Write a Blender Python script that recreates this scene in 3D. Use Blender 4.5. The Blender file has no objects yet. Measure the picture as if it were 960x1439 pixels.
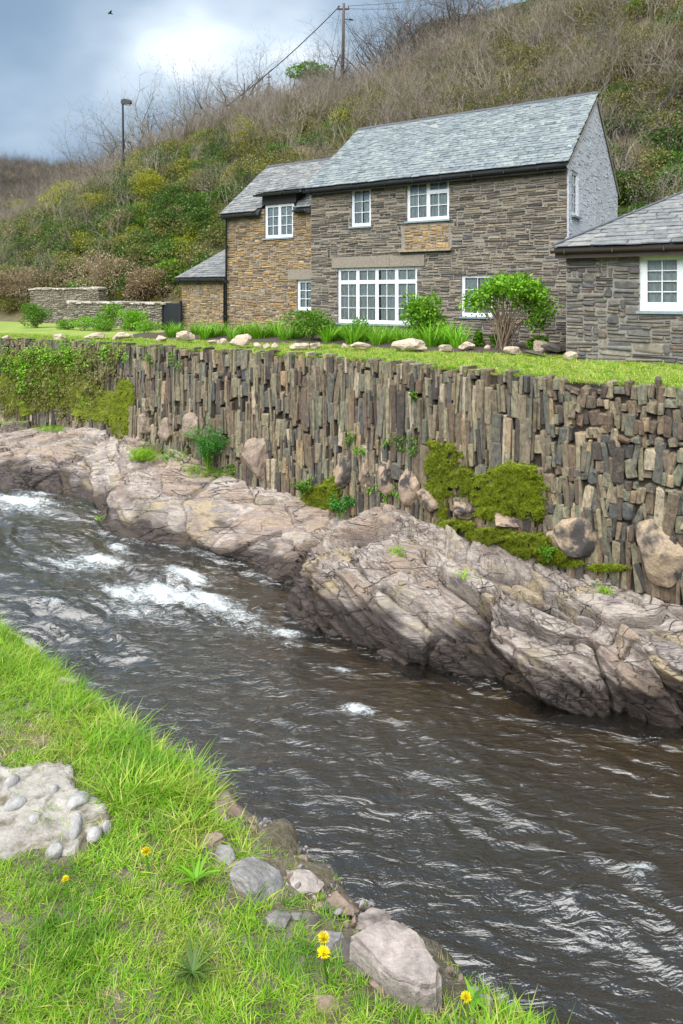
import bpy, bmesh, math, random
import numpy as np
from mathutils import Vector, Matrix, Euler

random.seed(11)
RNG = np.random.default_rng(11)
SC = bpy.context.scene
COL = SC.collection

# ------------------------------------------------------------------ camera, sky, sun, exposure
CAM_H = 1.35                      # metres above the lawn of the far bank
cam_d = bpy.data.cameras.new('camera')
cam_d.sensor_fit = 'AUTO'; cam_d.sensor_width = 36.0
cam_d.lens = 36.0 * 960 / 1439
cam_d.shift_y = -304.5 / 1439
cam_d.clip_start = 0.05; cam_d.clip_end = 3000
cam = bpy.data.objects.new('camera', cam_d); COL.objects.link(cam)
cam.location = (0, 0, CAM_H); cam.rotation_euler = (math.radians(90), 0, 0)
SC.camera = cam

SUN_TO = Vector((-0.30, -0.50, 0.90)).normalized()
world = bpy.data.worlds.new('World'); SC.world = world; world.use_nodes = True

sun_d = bpy.data.lights.new('sun', 'SUN'); sun_d.energy = 4.6; sun_d.angle = math.radians(80)
sun_d.color = (1.0, 0.98, 0.95)
sun = bpy.data.objects.new('sun', sun_d); COL.objects.link(sun)
sun.rotation_euler = SUN_TO.to_track_quat('Z', 'Y').to_euler()

SC.view_settings.view_transform = 'Standard'; SC.view_settings.look = 'None'
SC.view_settings.exposure = 0.92; SC.view_settings.gamma = 1.0
SC.view_settings.use_curve_mapping = False
SC.render.engine = 'CYCLES'
SC.cycles.max_bounces = 8; SC.cycles.transparent_max_bounces = 12
SC.cycles.diffuse_bounces = 3; SC.cycles.glossy_bounces = 3
SC.cycles.caustics_reflective = False; SC.cycles.caustics_refractive = False

# ------------------------------------------------------------------ node helpers
def N(nt, typ, ins=None, **pr):
    n = nt.nodes.new(typ)
    for k, v in pr.items(): setattr(n, k, v)
    for k, v in (ins or {}).items():
        s = n.inputs[k]
        if isinstance(v, bpy.types.NodeSocket): nt.links.new(v, s)
        else: s.default_value = v
    return n
def c4(c): return (c[0], c[1], c[2], 1.0)
def ramp(nt, fac, stops, interp='LINEAR'):
    r = nt.nodes.new('ShaderNodeValToRGB'); r.color_ramp.interpolation = interp
    e = r.color_ramp.elements
    while len(e) < len(stops): e.new(0.5)
    for k, (p, c) in enumerate(stops):
        e[k].position = p; e[k].color = c4(c)
    nt.links.new(fac, r.inputs[0]); return r.outputs[0]
def mixc(nt, fac, a, b, mode='MIX'):
    m = nt.nodes.new('ShaderNodeMix'); m.data_type = 'RGBA'; m.blend_type = mode
    for s, v in ((m.inputs[0], fac), (m.inputs[6], a), (m.inputs[7], b)):
        if isinstance(v, bpy.types.NodeSocket): nt.links.new(v, s)
        else: s.default_value = v if not isinstance(v, tuple) else c4(v)
    return m.outputs[2]
def math_(nt, op, a, b=0.0, c=None, clamp=False):
    m = nt.nodes.new('ShaderNodeMath'); m.operation = op; m.use_clamp = clamp
    for k, v in enumerate((a, b) if c is None else (a, b, c)):
        if isinstance(v, bpy.types.NodeSocket): nt.links.new(v, m.inputs[k])
        else: m.inputs[k].default_value = v
    return m.outputs[0]
def mrange(nt, v, a, b, c, d):
    return N(nt, 'ShaderNodeMapRange', {0: v, 1: a, 2: b, 3: c, 4: d}).outputs[0]
def noise(nt, vec, scale, detail=5, rough=0.6, dist=0.0):
    return N(nt, 'ShaderNodeTexNoise', {'Vector': vec, 'Scale': scale, 'Detail': detail, 'Roughness': rough, 'Distortion': dist}).outputs[0]
def wpos(nt): return N(nt, 'ShaderNodeNewGeometry').outputs['Position']
def piece_rand(nt, k=1.0):
    a = N(nt, 'ShaderNodeObjectInfo').outputs['Random']; b = N(nt, 'ShaderNodeNewGeometry').outputs['Random Per Island']
    s = math_(nt, 'ADD', a, b)
    if k != 1.0: s = math_(nt, 'MULTIPLY', s, k)
    return math_(nt, 'FRACT', s)
def newmat(name):
    m = bpy.data.materials.new(name); m.use_nodes = True; nt = m.node_tree; nt.nodes.clear()
    out = nt.nodes.new('ShaderNodeOutputMaterial'); return m, nt, out
def principled(nt, out, color, rough=0.8, bump=None, bstr=0.3, bdist=0.02, **kw):
    b = nt.nodes.new('ShaderNodeBsdfPrincipled')
    for s, v in (('Base Color', color), ('Roughness', rough)):
        if isinstance(v, bpy.types.NodeSocket): nt.links.new(v, b.inputs[s])
        else: b.inputs[s].default_value = c4(v) if isinstance(v, tuple) else v
    for k, v in kw.items(): b.inputs[k.replace('_', ' ')].default_value = v
    if bump is not None:
        bn = N(nt, 'ShaderNodeBump', {'Height': bump, 'Strength': bstr, 'Distance': bdist}); nt.links.new(bn.outputs[0], b.inputs['Normal'])
    nt.links.new(b.outputs[0], out.inputs[0]); return b

# world: daylight sky with a broken layer of cloud
def build_world():
    nt = world.node_tree; nt.nodes.clear()
    out = nt.nodes.new('ShaderNodeOutputWorld')
    sky = nt.nodes.new('ShaderNodeTexSky'); sky.sky_type = 'NISHITA'; sky.sun_disc = False
    sky.sun_elevation = math.asin(SUN_TO.z); sky.sun_rotation = math.atan2(SUN_TO.x, SUN_TO.y)
    tc = nt.nodes.new('ShaderNodeTexCoord')
    sep = N(nt, 'ShaderNodeSeparateXYZ', {0: tc.outputs['Generated']})
    zz = math_(nt, 'ADD', math_(nt, 'ABSOLUTE', sep.outputs[2]), 0.28)
    cx = math_(nt, 'DIVIDE', sep.outputs[0], zz); cy = math_(nt, 'DIVIDE', sep.outputs[1], zz)
    v = N(nt, 'ShaderNodeCombineXYZ', {0: cx, 1: cy, 2: 3.7}).outputs[0]
    v = N(nt, 'ShaderNodeMapping', {'Vector': v, 'Location': CLOUD_OFF, 'Scale': (1.0, 1.0, 1.0)}).outputs[0]
    big = noise(nt, v, 1.05, 4, 0.46, 0.25)
    sml = noise(nt, v, 3.0, 5, 0.5, 0.2)
    f = math_(nt, 'ADD', math_(nt, 'MULTIPLY', big, 0.78), math_(nt, 'MULTIPLY', sml, 0.22))
    cloud = ramp(nt, f, [(0.36, (1.25, 1.85, 2.75)), (0.47, (1.65, 2.35, 3.2)), (0.56, (2.5, 3.2, 4.0)), (0.64, (4.2, 4.9, 5.6)), (0.73, (7.4, 7.8, 8.2))])
    col = mixc(nt, 0.90, sky.outputs[0], cloud)
    bg = N(nt, 'ShaderNodeBackground', {'Color': col, 'Strength': 0.1})
    nt.links.new(bg.outputs[0], out.inputs[0])
CLOUD_OFF = (-18.84, -1.375, 4.434)
build_world()

# ------------------------------------------------------------------ frames of reference: t runs downstream, n away from the river
PHI = math.atan2(960, 1490); CP, SP = math.cos(PHI), math.sin(PHI)
def W(t, n, z=0.0): return Vector((t * CP + n * SP, -t * SP + n * CP, z))
def tn(x, y): return (x * CP - y * SP, x * SP + y * CP)
def pn(px, py, n):                 # where a sight line meets the upright plane at n
    u = (px - 480) / 960; y = n / (u * SP + CP)
    return (y * (u * CP - SP), CAM_H - (py - 415) / 960 * y)
def pz(px, py, z):                 # where a sight line meets the level plane at z
    y = (CAM_H - z) * 960 / (py - 415); return ((px - 480) / 960 * y, y)
def pd(px, py, d): return Vector(((px - 480) / 960 * d, d, CAM_H - (py - 415) / 960 * d))
def proj(p): return (480 + 960 * p[0] / p[1], 415 + 960 * (CAM_H - p[2]) / p[1])

ORD = ['first', 'second', 'third', 'fourth', 'fifth', 'sixth', 'seventh', 'eighth', 'ninth', 'tenth', 'eleventh', 'twelfth', 'thirteenth',
       'fourteenth', 'fifteenth', 'sixteenth', 'seventeenth', 'eighteenth', 'nineteenth', 'twentieth']
ORD += ['twenty-' + o for o in ORD[:9]] + ['thirtieth'] + ['thirty-' + o for o in ORD[:9]]

# ------------------------------------------------------------------ numpy noise
def _hash(ix, iy, iz, seed):
    h = (ix.astype(np.int64) * 374761393 + iy.astype(np.int64) * 668265263 + iz.astype(np.int64) * 2147483647 + seed * 974711) & 0xFFFFFFFF
    h = ((h ^ (h >> 13)) * 1274126177) & 0xFFFFFFFF
    h = ((h ^ (h >> 16)) * 2246822519) & 0xFFFFFFFF
    return ((h ^ (h >> 15)) & 0xFFFFFF) / float(0xFFFFFF)
def vnoise(x, y, z=None, seed=0):
    x = np.asarray(x, float); y = np.asarray(y, float); z = np.zeros_like(x) if z is None else np.asarray(z, float)
    ix, iy, iz = np.floor(x), np.floor(y), np.floor(z); fx, fy, fz = x - ix, y - iy, z - iz
    q = lambda f: f * f * f * (f * (f * 6 - 15) + 10)
    fx, fy, fz = q(fx), q(fy), q(fz); r = 0
    for a in (0, 1):
        for b in (0, 1):
            for c in (0, 1):
                r = r + _hash(ix + a, iy + b, iz + c, seed) * (fx if a else 1 - fx) * (fy if b else 1 - fy) * (fz if c else 1 - fz)
    return r * 2 - 1
def fbm(x, y, z=None, seed=0, octs=4, gain=0.5):
    x = np.asarray(x, float); y = np.asarray(y, float); r = 0; a = 1.0; tot = 0
    ca, sa = math.cos(0.6), math.sin(0.6)
    for o in range(octs):
        r = r + a * vnoise(x, y, z, seed + o * 17); tot += a; a *= gain
        x, y = (x * ca - y * sa) * 2.03 + 3.1, (x * sa + y * ca) * 2.03 - 1.7
        if z is not None: z = np.asarray(z) * 2.03 + 5.3
    return r / tot
def voro(x, y, seed=0):
    ix, iy = np.floor(x), np.floor(y); f1 = np.full(x.shape, 9.0); f2 = f1.copy(); cid = np.zeros(x.shape); zz = np.zeros_like(x)
    for a in (-1, 0, 1):
        for b in (-1, 0, 1):
            jx = ix + a + 0.1 + 0.8 * _hash(ix + a, iy + b, zz, seed); jy = iy + b + 0.1 + 0.8 * _hash(ix + a, iy + b, zz + 1, seed)
            d = np.hypot(x - jx, y - jy); h = _hash(ix + a, iy + b, zz + 2, seed)
            nb = d < f1; f2 = np.where(nb, f1, np.minimum(f2, d)); cid = np.where(nb, h, cid); f1 = np.where(nb, d, f1)
    return f1, f2, cid

# ------------------------------------------------------------------ mesh helpers
def mesh_np(name, V, F, mat=None, smooth=False, attrs=None):
    V = np.asarray(V, np.float32).reshape(-1, 3); F = np.asarray(F, np.int32); k = F.shape[1]
    me = bpy.data.meshes.new(name)
    me.vertices.add(len(V)); me.vertices.foreach_set('co', V.ravel())
    me.loops.add(F.size); me.loops.foreach_set('vertex_index', F.ravel())
    me.polygons.add(len(F)); me.polygons.foreach_set('loop_start', np.arange(0, F.size, k, dtype=np.int32))
    if smooth: me.polygons.foreach_set('use_smooth', np.ones(len(F), bool))
    me.update(calc_edges=True)
    for an, av in (attrs or {}).items():
        at = me.attributes.new(an, 'FLOAT', 'POINT'); at.data.foreach_set('value', np.asarray(av, np.float32).ravel())
    if mat: me.materials.append(mat)
    return me
def link(name, me, parent=None):
    o = bpy.data.objects.new(name, me); COL.objects.link(o)
    if parent is not None: o.parent = parent
    return o
def tag(o, label=None, cat=None, group=None, kind=None):
    for k, v in (('label', label), ('category', cat), ('group', group), ('kind', kind)):
        if v: o[k] = v
    return o
def empty(name, loc, rz=0.0, label=None, cat=None, group=None):
    o = bpy.data.objects.new(name, None); COL.objects.link(o); o.location = loc; o.rotation_euler = (0, 0, rz); o.empty_display_size = 0.2
    return tag(o, label, cat, group)
def grid_faces(nu, nv):
    i = np.arange(nu - 1)[:, None] * nv + np.arange(nv - 1)[None, :]
    return np.stack([i, i + nv, i + nv + 1, i + 1], -1).reshape(-1, 4)
class MB:
    def __init__(s): s.V = []; s.F = []
    def add(s, vs, fs):
        b = len(s.V); s.V += [tuple(v) for v in vs]; s.F += [tuple(b + i for i in f) for f in fs]; return s
    def box(s, x0, x1, y0, y1, z0, z1):
        return s.add([(x0, y0, z0), (x1, y0, z0), (x1, y1, z0), (x0, y1, z0), (x0, y0, z1), (x1, y0, z1), (x1, y1, z1), (x0, y1, z1)],
                     [(0, 3, 2, 1), (4, 5, 6, 7), (0, 1, 5, 4), (1, 2, 6, 5), (2, 3, 7, 6), (3, 0, 4, 7)])
    def prism(s, poly, d, axis='y'):      # polygon of (a, b) pairs swept between d[0] and d[1]
        k = len(poly); mk = {'y': lambda a, b, c: (a, c, b), 'x': lambda a, b, c: (c, a, b), 'z': lambda a, b, c: (a, b, c)}[axis]
        vs = [mk(a, b, d[0]) for a, b in poly] + [mk(a, b, d[1]) for a, b in poly]
        return s.add(vs, [tuple(range(k)), tuple(range(2 * k - 1, k - 1, -1))] + [(i, i + k, (i + 1) % k + k, (i + 1) % k) for i in range(k)])
    def tube(s, pts, rad, sides=6, cap=True):
        pts = [Vector(p) for p in pts]; rings = []; b = len(s.V); up = None
        for i, p in enumerate(pts):
            d = (pts[min(i + 1, len(pts) - 1)] - pts[max(i - 1, 0)])
            d = d.normalized() if d.length > 1e-9 else Vector((0, 0, 1))
            if up is None: up = d.orthogonal().normalized()
            else:
                up = up - d * up.dot(d); up = up.normalized() if up.length > 1e-6 else d.orthogonal().normalized()
            sd = d.cross(up); r = rad[i] if hasattr(rad, '__len__') else rad
            for k in range(sides):
                a = 2 * math.pi * k / sides; q = p + (up * math.cos(a) + sd * math.sin(a)) * r; s.V.append(tuple(q))
        for i in range(len(pts) - 1):
            for k in range(sides):
                s.F.append((b + i * sides + k, b + i * sides + (k + 1) % sides, b + (i + 1) * sides + (k + 1) % sides, b + (i + 1) * sides + k))
        if cap:
            s.F.append(tuple(b + k for k in range(sides))[::-1]); e = b + (len(pts) - 1) * sides; s.F.append(tuple(e + k for k in range(sides)))
        return s
    def mesh(s, name, mat, smooth=False):
        me = bpy.data.meshes.new(name); me.from_pydata(s.V, [], s.F)
        if smooth: me.polygons.foreach_set('use_smooth', np.ones(len(me.polygons), bool))
        me.materials.append(mat); me.update(); return me
    def build(s, name, mat, parent=None, smooth=False): return link(name, s.mesh(name, mat, smooth), parent)

# rough stone prototypes, shared between alike pieces
_PROTO = {}
def stone_proto(mat, aspect, var, bevel=0.16, jit=0.05, name='stone', skew=0.14):
    key = (mat.name, aspect, var, bevel)
    if key in _PROTO: return _PROTO[key]
    r = random.Random(hash((aspect, var)) & 0xffff)
    bm = bmesh.new(); bmesh.ops.create_cube(bm, size=1.0)
    for v in bm.verts: v.co.x *= aspect
    mn = min(1.0, aspect)
    for v in bm.verts:
        v.co += Vector((r.uniform(-1, 1) * skew * mn, 0, r.uniform(-1, 1) * skew * mn))
    bmesh.ops.bevel(bm, geom=bm.edges[:], offset=bevel * mn, segments=1, profile=0.6, affect='EDGES')
    for v in bm.verts: v.co += Vector((r.uniform(-jit, jit), r.uniform(-jit, jit), r.uniform(-jit, jit))) * mn
    for v in bm.verts: v.co.x /= aspect
    me = bpy.data.meshes.new(name); bm.to_mesh(me); bm.free(); me.materials.append(mat)
    _PROTO[key] = me; return me
ASPECTS = (0.12, 0.2, 0.35, 0.6, 1.0, 1.7, 3.0, 5.0, 8.0)
def pick_proto(mat, w, h, **kw):
    a = min(ASPECTS, key=lambda q: abs(math.log(q) - math.log(max(w, 1e-3) / max(h, 1e-3))))
    return stone_proto(mat, a, random.randrange(6), **kw)
def pieces(parent, name, items, maxn=300, rest=None):
    """items: (mesh, local matrix, face width, face height). The ones that show largest become objects, the rest one joined part."""
    pm = parent.matrix_world if parent.parent is None else None
    PM = Matrix.LocRotScale(parent.location, parent.rotation_euler, None) if parent.parent is None else \
        Matrix.LocRotScale(parent.parent.location, parent.parent.rotation_euler, None) @ Matrix.LocRotScale(parent.location, parent.rotation_euler, None)
    sc = []
    for k, (me, M, w, h) in enumerate(items):
        p = PM @ M.translation
        vis = 0.0
        if p.y > 0.3:
            q = proj(p)
            if -15 < q[0] < 975 and -15 < q[1] < 1455: vis = w * h / (p.y * p.y)
        sc.append(vis)
    order = sorted(range(len(items)), key=lambda k: -sc[k]); top = [k for k in order[:maxn] if sc[k] > 0]
    tops = set(top)
    for k in top:
        me, M, w, h = items[k]; o = link(name, me, parent); o.matrix_basis = M
    V = []; F = []; base = 0; mat = None; cache = {}
    fl = []
    for k in order:
        if k in tops: continue
        me, M, w, h = items[k]; mat = mat or me.materials[0]
        if me.name not in cache:
            co = np.empty(len(me.vertices) * 3, np.float32); me.vertices.foreach_get('co', co)
            cache[me.name] = (co.reshape(-1, 3), [tuple(p.vertices) for p in me.polygons])
        co, fs = cache[me.name]; A = np.array(M)
        V.append(co @ A[:3, :3].T + A[:3, 3]); fl += [tuple(base + i for i in f) for f in fs]; base += len(co)
    if V:
        me = bpy.data.meshes.new(rest or name + '_fill'); me.from_pydata(np.concatenate(V).tolist(), [], fl); me.materials.append(mat)
        o = link(rest or name + '_fill', me, parent); o['kind'] = 'stuff'
def TRS(x, y, z, rx, ry, rz, sx, sy, sz): return Matrix.LocRotScale(Vector((x, y, z)), Euler((rx, ry, rz)), Vector((sx, sy, sz)))

# foliage meshes --------------------------------------------------------------
def unit(v): return v / np.maximum(np.linalg.norm(v, axis=-1, keepdims=True), 1e-9)
def leaf_mesh(name, P, D, length, width, mat, fold=0.25, rng=RNG):
    """one bent quad per leaf: P root points, D pointing directions"""
    n = len(P); D = unit(D); up = unit(rng.normal(size=(n, 3)) * 0.5 + np.array([0, 0, 1.0]))
    S = unit(np.cross(D, up)); Nn = np.cross(S, D)
    L = (np.asarray(length) * np.ones(n))[:, None]; Wd = (np.asarray(width) * np.ones(n))[:, None]
    V = np.stack([P, P + D * L * 0.45 + S * Wd * 0.5 + Nn * Wd * fold, P + D * L - Nn * L * 0.12, P + D * L * 0.45 - S * Wd * 0.5 + Nn * Wd * fold], 1)
    F = np.arange(n * 4).reshape(n, 4)
    return mesh_np(name, V.reshape(-1, 3), F, mat)
def blade_mesh(name, P, D, length, width, bend, mat, seg=3, rng=RNG):
    """ribbon blades that rise along D and bow over"""
    n = len(P); D = unit(D); hz = unit(np.stack([D[:, 0], D[:, 1], np.zeros(n)], 1) + rng.normal(size=(n, 3)) * [0.15, 0.15, 0])
    S = unit(np.cross(hz, np.tile([0, 0, 1.0], (n, 1)))); L = (np.asarray(length) * np.ones(n))[:, None]; B = (np.asarray(bend) * np.ones(n))[:, None]; Wd = (np.asarray(width) * np.ones(n))[:, None]
    rows = []
    for k in range(seg + 1):
        f = k / seg; c = P + D * L * f + hz * L * B * f * f - np.array([0, 0, 1.0]) * L * B * f * f * 0.45
        w = Wd * (1 - f ** 1.6) * 0.5 + Wd * 0.03
        rows.append(np.stack([c - S * w, c + S * w], 1))
    V = np.stack(rows, 1).reshape(n, (seg + 1) * 2, 3); F = []
    for k in range(seg): F.append([2 * k, 2 * k + 1, 2 * k + 3, 2 * k + 2])
    F = (np.arange(n)[:, None, None] * (seg + 1) * 2 + np.array(F)[None]).reshape(-1, 4)
    return mesh_np(name, V.reshape(-1, 3), F, mat)
def ellipsoid_pts(n, lobes, rng, shell=0.55):
    """points in the outer shell of several lobes [(x,y,z,rx,ry,rz)]; returns points and outward directions"""
    lob = np.array(lobes); vol = lob[:, 3] * lob[:, 4] * lob[:, 5]; idx = rng.choice(len(lob), n, p=vol / vol.sum())
    d = unit(rng.normal(size=(n, 3))); r = (shell + (1 - shell) * rng.random((n, 1)) ** 0.6) * (1 + 0.10 * rng.normal(size=(n, 1)))
    return lob[idx, :3] + d * r * lob[idx, 3:6], d
def twig_mesh(name, mat, seed, stems, h, spread, levels=3, r0=0.05, kids=4, sides=3, wob=0.25, start=0.25, up=0.25, ratio=0.55):
    r = random.Random(seed); mb = MB()
    def grow(p, d, L, rad, lev):
        segs = 5 if lev == 0 else 3 if lev < levels else 2
        pts = [p.copy()]; rr = [rad]; nodes = []
        for k in range(segs):
            d = (d + Vector((r.gauss(0, wob), r.gauss(0, wob), r.gauss(0, wob) + up * 0.3))).normalized(); p = p + d * (L / segs); pts.append(p.copy())
            rr.append(rad * (1 - (k + 1) / segs * (0.75 if lev < levels else 0.95))); nodes.append((p.copy(), d.copy(), rr[-1], (k + 1) / segs))
        mb.tube(pts, rr, (sides + 2 if lev == 0 and rad > 0.07 else sides), cap=False)
        if lev < levels:
            for k in range(kids):
                f = start + (1 - start) * (k + r.random()) / kids; nd = nodes[min(segs - 1, int(f * segs))]
                side = Vector((r.gauss(0, 1), r.gauss(0, 1), r.gauss(0, 0.5) + up)).normalized()
                grow(nd[0], (nd[1] * 0.6 + side * 0.8).normalized(), L * ratio * r.uniform(0.7, 1.2), max(nd[2] * 0.62, 0.004), lev + 1)
    for k in range(stems):
        a = 2 * math.pi * (k + r.random()) / stems; s = spread * r.uniform(0.3, 1)
        grow(Vector((math.cos(a) * s * 0.25, math.sin(a) * s * 0.25, -0.1)), Vector((math.cos(a) * s, math.sin(a) * s, 1)).normalized(), h * r.uniform(0.75, 1.1), r0, 0)
    return mb.mesh(name, mat)

# scattered stuff: one object, geometry nodes put prototype meshes on its points
def scatter(name, P, rot, scale, idx, protos, label, cat):
    col = bpy.data.collections.new(name + '_kinds')
    for k, me in enumerate(protos):
        o = bpy.data.objects.new('%s_kind_%02d' % (name, k), me); col.objects.link(o)
    P = np.asarray(P, np.float32); me = bpy.data.meshes.new(name); me.vertices.add(len(P)); me.vertices.foreach_set('co', P.ravel())
    a = me.attributes.new('rot', 'FLOAT_VECTOR', 'POINT'); a.data.foreach_set('vector', np.asarray(rot, np.float32).ravel())
    a = me.attributes.new('siz', 'FLOAT_VECTOR', 'POINT')
    sv = np.asarray(scale, np.float32); sv = np.repeat(sv[:, None], 3, 1) if sv.ndim == 1 else sv
    a.data.foreach_set('vector', sv.ravel())
    a = me.attributes.new('knd', 'INT', 'POINT'); a.data.foreach_set('value', np.asarray(idx, np.int32))
    o = link(name, me); tag(o, label, cat, kind='stuff')
    ng = bpy.data.node_groups.new(name, 'GeometryNodeTree')
    ng.interface.new_socket('Geometry', in_out='INPUT', socket_type='NodeSocketGeometry'); ng.interface.new_socket('Geometry', in_out='OUTPUT', socket_type='NodeSocketGeometry')
    gi = ng.nodes.new('NodeGroupInput'); go = ng.nodes.new('NodeGroupOutput')
    ci = ng.nodes.new('GeometryNodeCollectionInfo'); ci.inputs[0].default_value = col; ci.inputs[1].default_value = True; ci.inputs[2].default_value = True
    ip = ng.nodes.new('GeometryNodeInstanceOnPoints'); ip.inputs['Pick Instance'].default_value = True
    def na(nm, ty):
        q = ng.nodes.new('GeometryNodeInputNamedAttribute'); q.data_type = ty; q.inputs[0].default_value = nm; return q.outputs[0]
    L = ng.links.new
    L(gi.outputs[0], ip.inputs['Points']); L(ci.outputs[0], ip.inputs['Instance']); L(na('knd', 'INT'), ip.inputs['Instance Index'])
    L(na('rot', 'FLOAT_VECTOR'), ip.inputs['Rotation']); L(na('siz', 'FLOAT_VECTOR'), ip.inputs['Scale']); L(ip.outputs[0], go.inputs[0])
    md = o.modifiers.new('scatter', 'NODES'); md.node_group = ng
    return o
# ------------------------------------------------------------------ materials
def stone_mat(name, stops, nscale=7.0, rough=0.88, bstr=0.55, bdist=0.02, contrast=(0.62, 1.3), lichen=None, lich=(0.58, 0.66), lscale=3.0, grain=None):
    m, nt, out = newmat(name); p = wpos(nt); r = piece_rand(nt)
    col = ramp(nt, r, stops, 'LINEAR')
    v = p
    if grain: v = N(nt, 'ShaderNodeMapping', {'Vector': p, 'Scale': grain}).outputs[0]
    n1 = noise(nt, v, nscale, 7, 0.65, 0.3); n2 = noise(nt, v, nscale * 5, 4, 0.6)
    col = mixc(nt, 1.0, col, N(nt, 'ShaderNodeCombineColor', {0: mrange(nt, n1, 0.25, 0.75, *contrast), 1: mrange(nt, n1, 0.25, 0.75, *contrast), 2: mrange(nt, n1, 0.25, 0.75, *contrast)}).outputs[0], 'MULTIPLY')
    if lichen:
        ln = noise(nt, p, lscale, 6, 0.7, 0.2); col = mixc(nt, mrange(nt, ln, lich[0], lich[1], 0.0, 0.85), col, lichen)
    h = math_(nt, 'ADD', n1, math_(nt, 'MULTIPLY', n2, 0.4))
    principled(nt, out, col, rough, h, bstr, bdist); return m
def plain_mat(name, color, rough=0.6, nscale=20, amt=0.15, bstr=0.1, **kw):
    m, nt, out = newmat(name); p = wpos(nt); n1 = noise(nt, p, nscale, 5, 0.6)
    f = mrange(nt, n1, 0.25, 0.75, 1 - amt, 1 + amt)
    col = mixc(nt, 1.0, color, N(nt, 'ShaderNodeCombineColor', {0: f, 1: f, 2: f}).outputs[0], 'MULTIPLY')
    principled(nt, out, col, rough, n1, bstr, 0.01, **kw); return m
def leaf_mat(name, stops, rough=0.55, trans=0.3, spec=0.3, patch=None):
    m, nt, out = newmat(name); r = piece_rand(nt); col = ramp(nt, r, stops)
    if patch:
        p = wpos(nt); a = noise(nt, p, patch, 5, 0.65, 0.3); col = mixc(nt, mrange(nt, a, 0.52, 0.66, 0, 0.5), col, (0.36, 0.40, 0.07)); col = mixc(nt, mrange(nt, a, 0.48, 0.36, 0, 0.6), col, (0.06, 0.20, 0.014))
    oi = N(nt, 'ShaderNodeObjectInfo').outputs['Random']; f = mrange(nt, oi, 0, 1, 0.8, 1.2)
    col = mixc(nt, 1.0, col, N(nt, 'ShaderNodeCombineColor', {0: f, 1: f, 2: f}).outputs[0], 'MULTIPLY')
    b = nt.nodes.new('ShaderNodeBsdfPrincipled'); nt.links.new(col, b.inputs['Base Color']); b.inputs['Roughness'].default_value = rough; b.inputs['Specular IOR Level'].default_value = spec
    t = nt.nodes.new('ShaderNodeBsdfTranslucent'); nt.links.new(col, t.inputs[0])
    mx = N(nt, 'ShaderNodeMixShader', {0: trans, 1: b.outputs[0], 2: t.outputs[0]}); nt.links.new(mx.outputs[0], out.inputs[0]); return m

M_SLATE_WALL = stone_mat('slate_rubble', [(0.0, (0.045, 0.041, 0.039)), (0.2, (0.115, 0.098, 0.08)), (0.4, (0.23, 0.19, 0.14)), (0.6, (0.08, 0.08, 0.082)), (0.8, (0.30, 0.245, 0.17)), (1.0, (0.06, 0.057, 0.055))], 11, contrast=(0.45, 1.5), lichen=(0.40, 0.37, 0.31), lich=(0.62, 0.78), lscale=7)
M_GOLD_WALL = stone_mat('golden_rubble', [(0.0, (0.32, 0.21, 0.085)), (0.2, (0.17, 0.12, 0.07)), (0.4, (0.42, 0.295, 0.14)), (0.6, (0.11, 0.09, 0.07)), (0.8, (0.36, 0.22, 0.075)), (1.0, (0.25, 0.19, 0.12))], 11, contrast=(0.5, 1.45), lichen=(0.45, 0.38, 0.25), lich=(0.64, 0.8), lscale=8)
M_DARK_WALL = stone_mat('dark_slate_rubble', [(0.0, (0.07, 0.067, 0.067)), (0.25, (0.14, 0.125, 0.11)), (0.5, (0.095, 0.093, 0.096)), (0.75, (0.20, 0.172, 0.14)), (1.0, (0.12, 0.09, 0.075))], 10, contrast=(0.45, 1.5), lichen=(0.34, 0.33, 0.31), lich=(0.64, 0.8), lscale=6)
M_GARDEN_WALL = stone_mat('garden_wall_stone', [(0.0, (0.16, 0.135, 0.10)), (0.3, (0.25, 0.215, 0.165)), (0.6, (0.13, 0.115, 0.09)), (1.0, (0.30, 0.26, 0.20))], 9, lichen=(0.30, 0.31, 0.22), lich=(0.52, 0.7), lscale=5)
M_COPING = stone_mat('pale_coping', [(0.0, (0.28, 0.25, 0.20)), (0.5, (0.40, 0.365, 0.30)), (1.0, (0.22, 0.20, 0.16))], 9)
M_MORTAR = plain_mat('lime_mortar', (0.235, 0.21, 0.175), 0.95, 18, 0.3, 0.5)
M_MORTAR_D = plain_mat('grey_mortar', (0.235, 0.22, 0.20), 0.95, 18, 0.3, 0.5)
M_PAINT_STONE = stone_mat('limewashed_rubble', [(0.0, (0.50, 0.54, 0.60)), (0.5, (0.60, 0.635, 0.69)), (1.0, (0.54, 0.58, 0.64))], 10, contrast=(0.85, 1.1))
M_SLATES = stone_mat('roof_slate', [(0.0, (0.095, 0.12, 0.13)), (0.2, (0.19, 0.22, 0.225)), (0.4, (0.135, 0.165, 0.18)), (0.6, (0.225, 0.25, 0.245)), (0.8, (0.16, 0.19, 0.20)), (1.0, (0.11, 0.135, 0.15))], 7, 0.62, bstr=0.5, contrast=(0.5, 1.4), lichen=(0.27, 0.29, 0.23), lich=(0.56, 0.76), lscale=2.0)
M_SLATES_W = stone_mat('wing_roof_slate', [(0.0, (0.10, 0.105, 0.11)), (0.3, (0.175, 0.18, 0.18)), (0.6, (0.135, 0.145, 0.15)), (1.0, (0.22, 0.22, 0.205))], 7, 0.65, bstr=0.5, contrast=(0.5, 1.4), lichen=(0.30, 0.28, 0.21), lich=(0.56, 0.74), lscale=2.0)
M_RIDGE = plain_mat('ridge_tile_slate', (0.055, 0.06, 0.07), 0.6, 12, 0.3, 0.3)
M_ROOF_DECK = plain_mat('roof_underlay', (0.04, 0.04, 0.04), 0.9)
M_GUTTER = plain_mat('black_gutter', (0.015, 0.02, 0.026), 0.35, 30, 0.2, 0.05)
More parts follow.
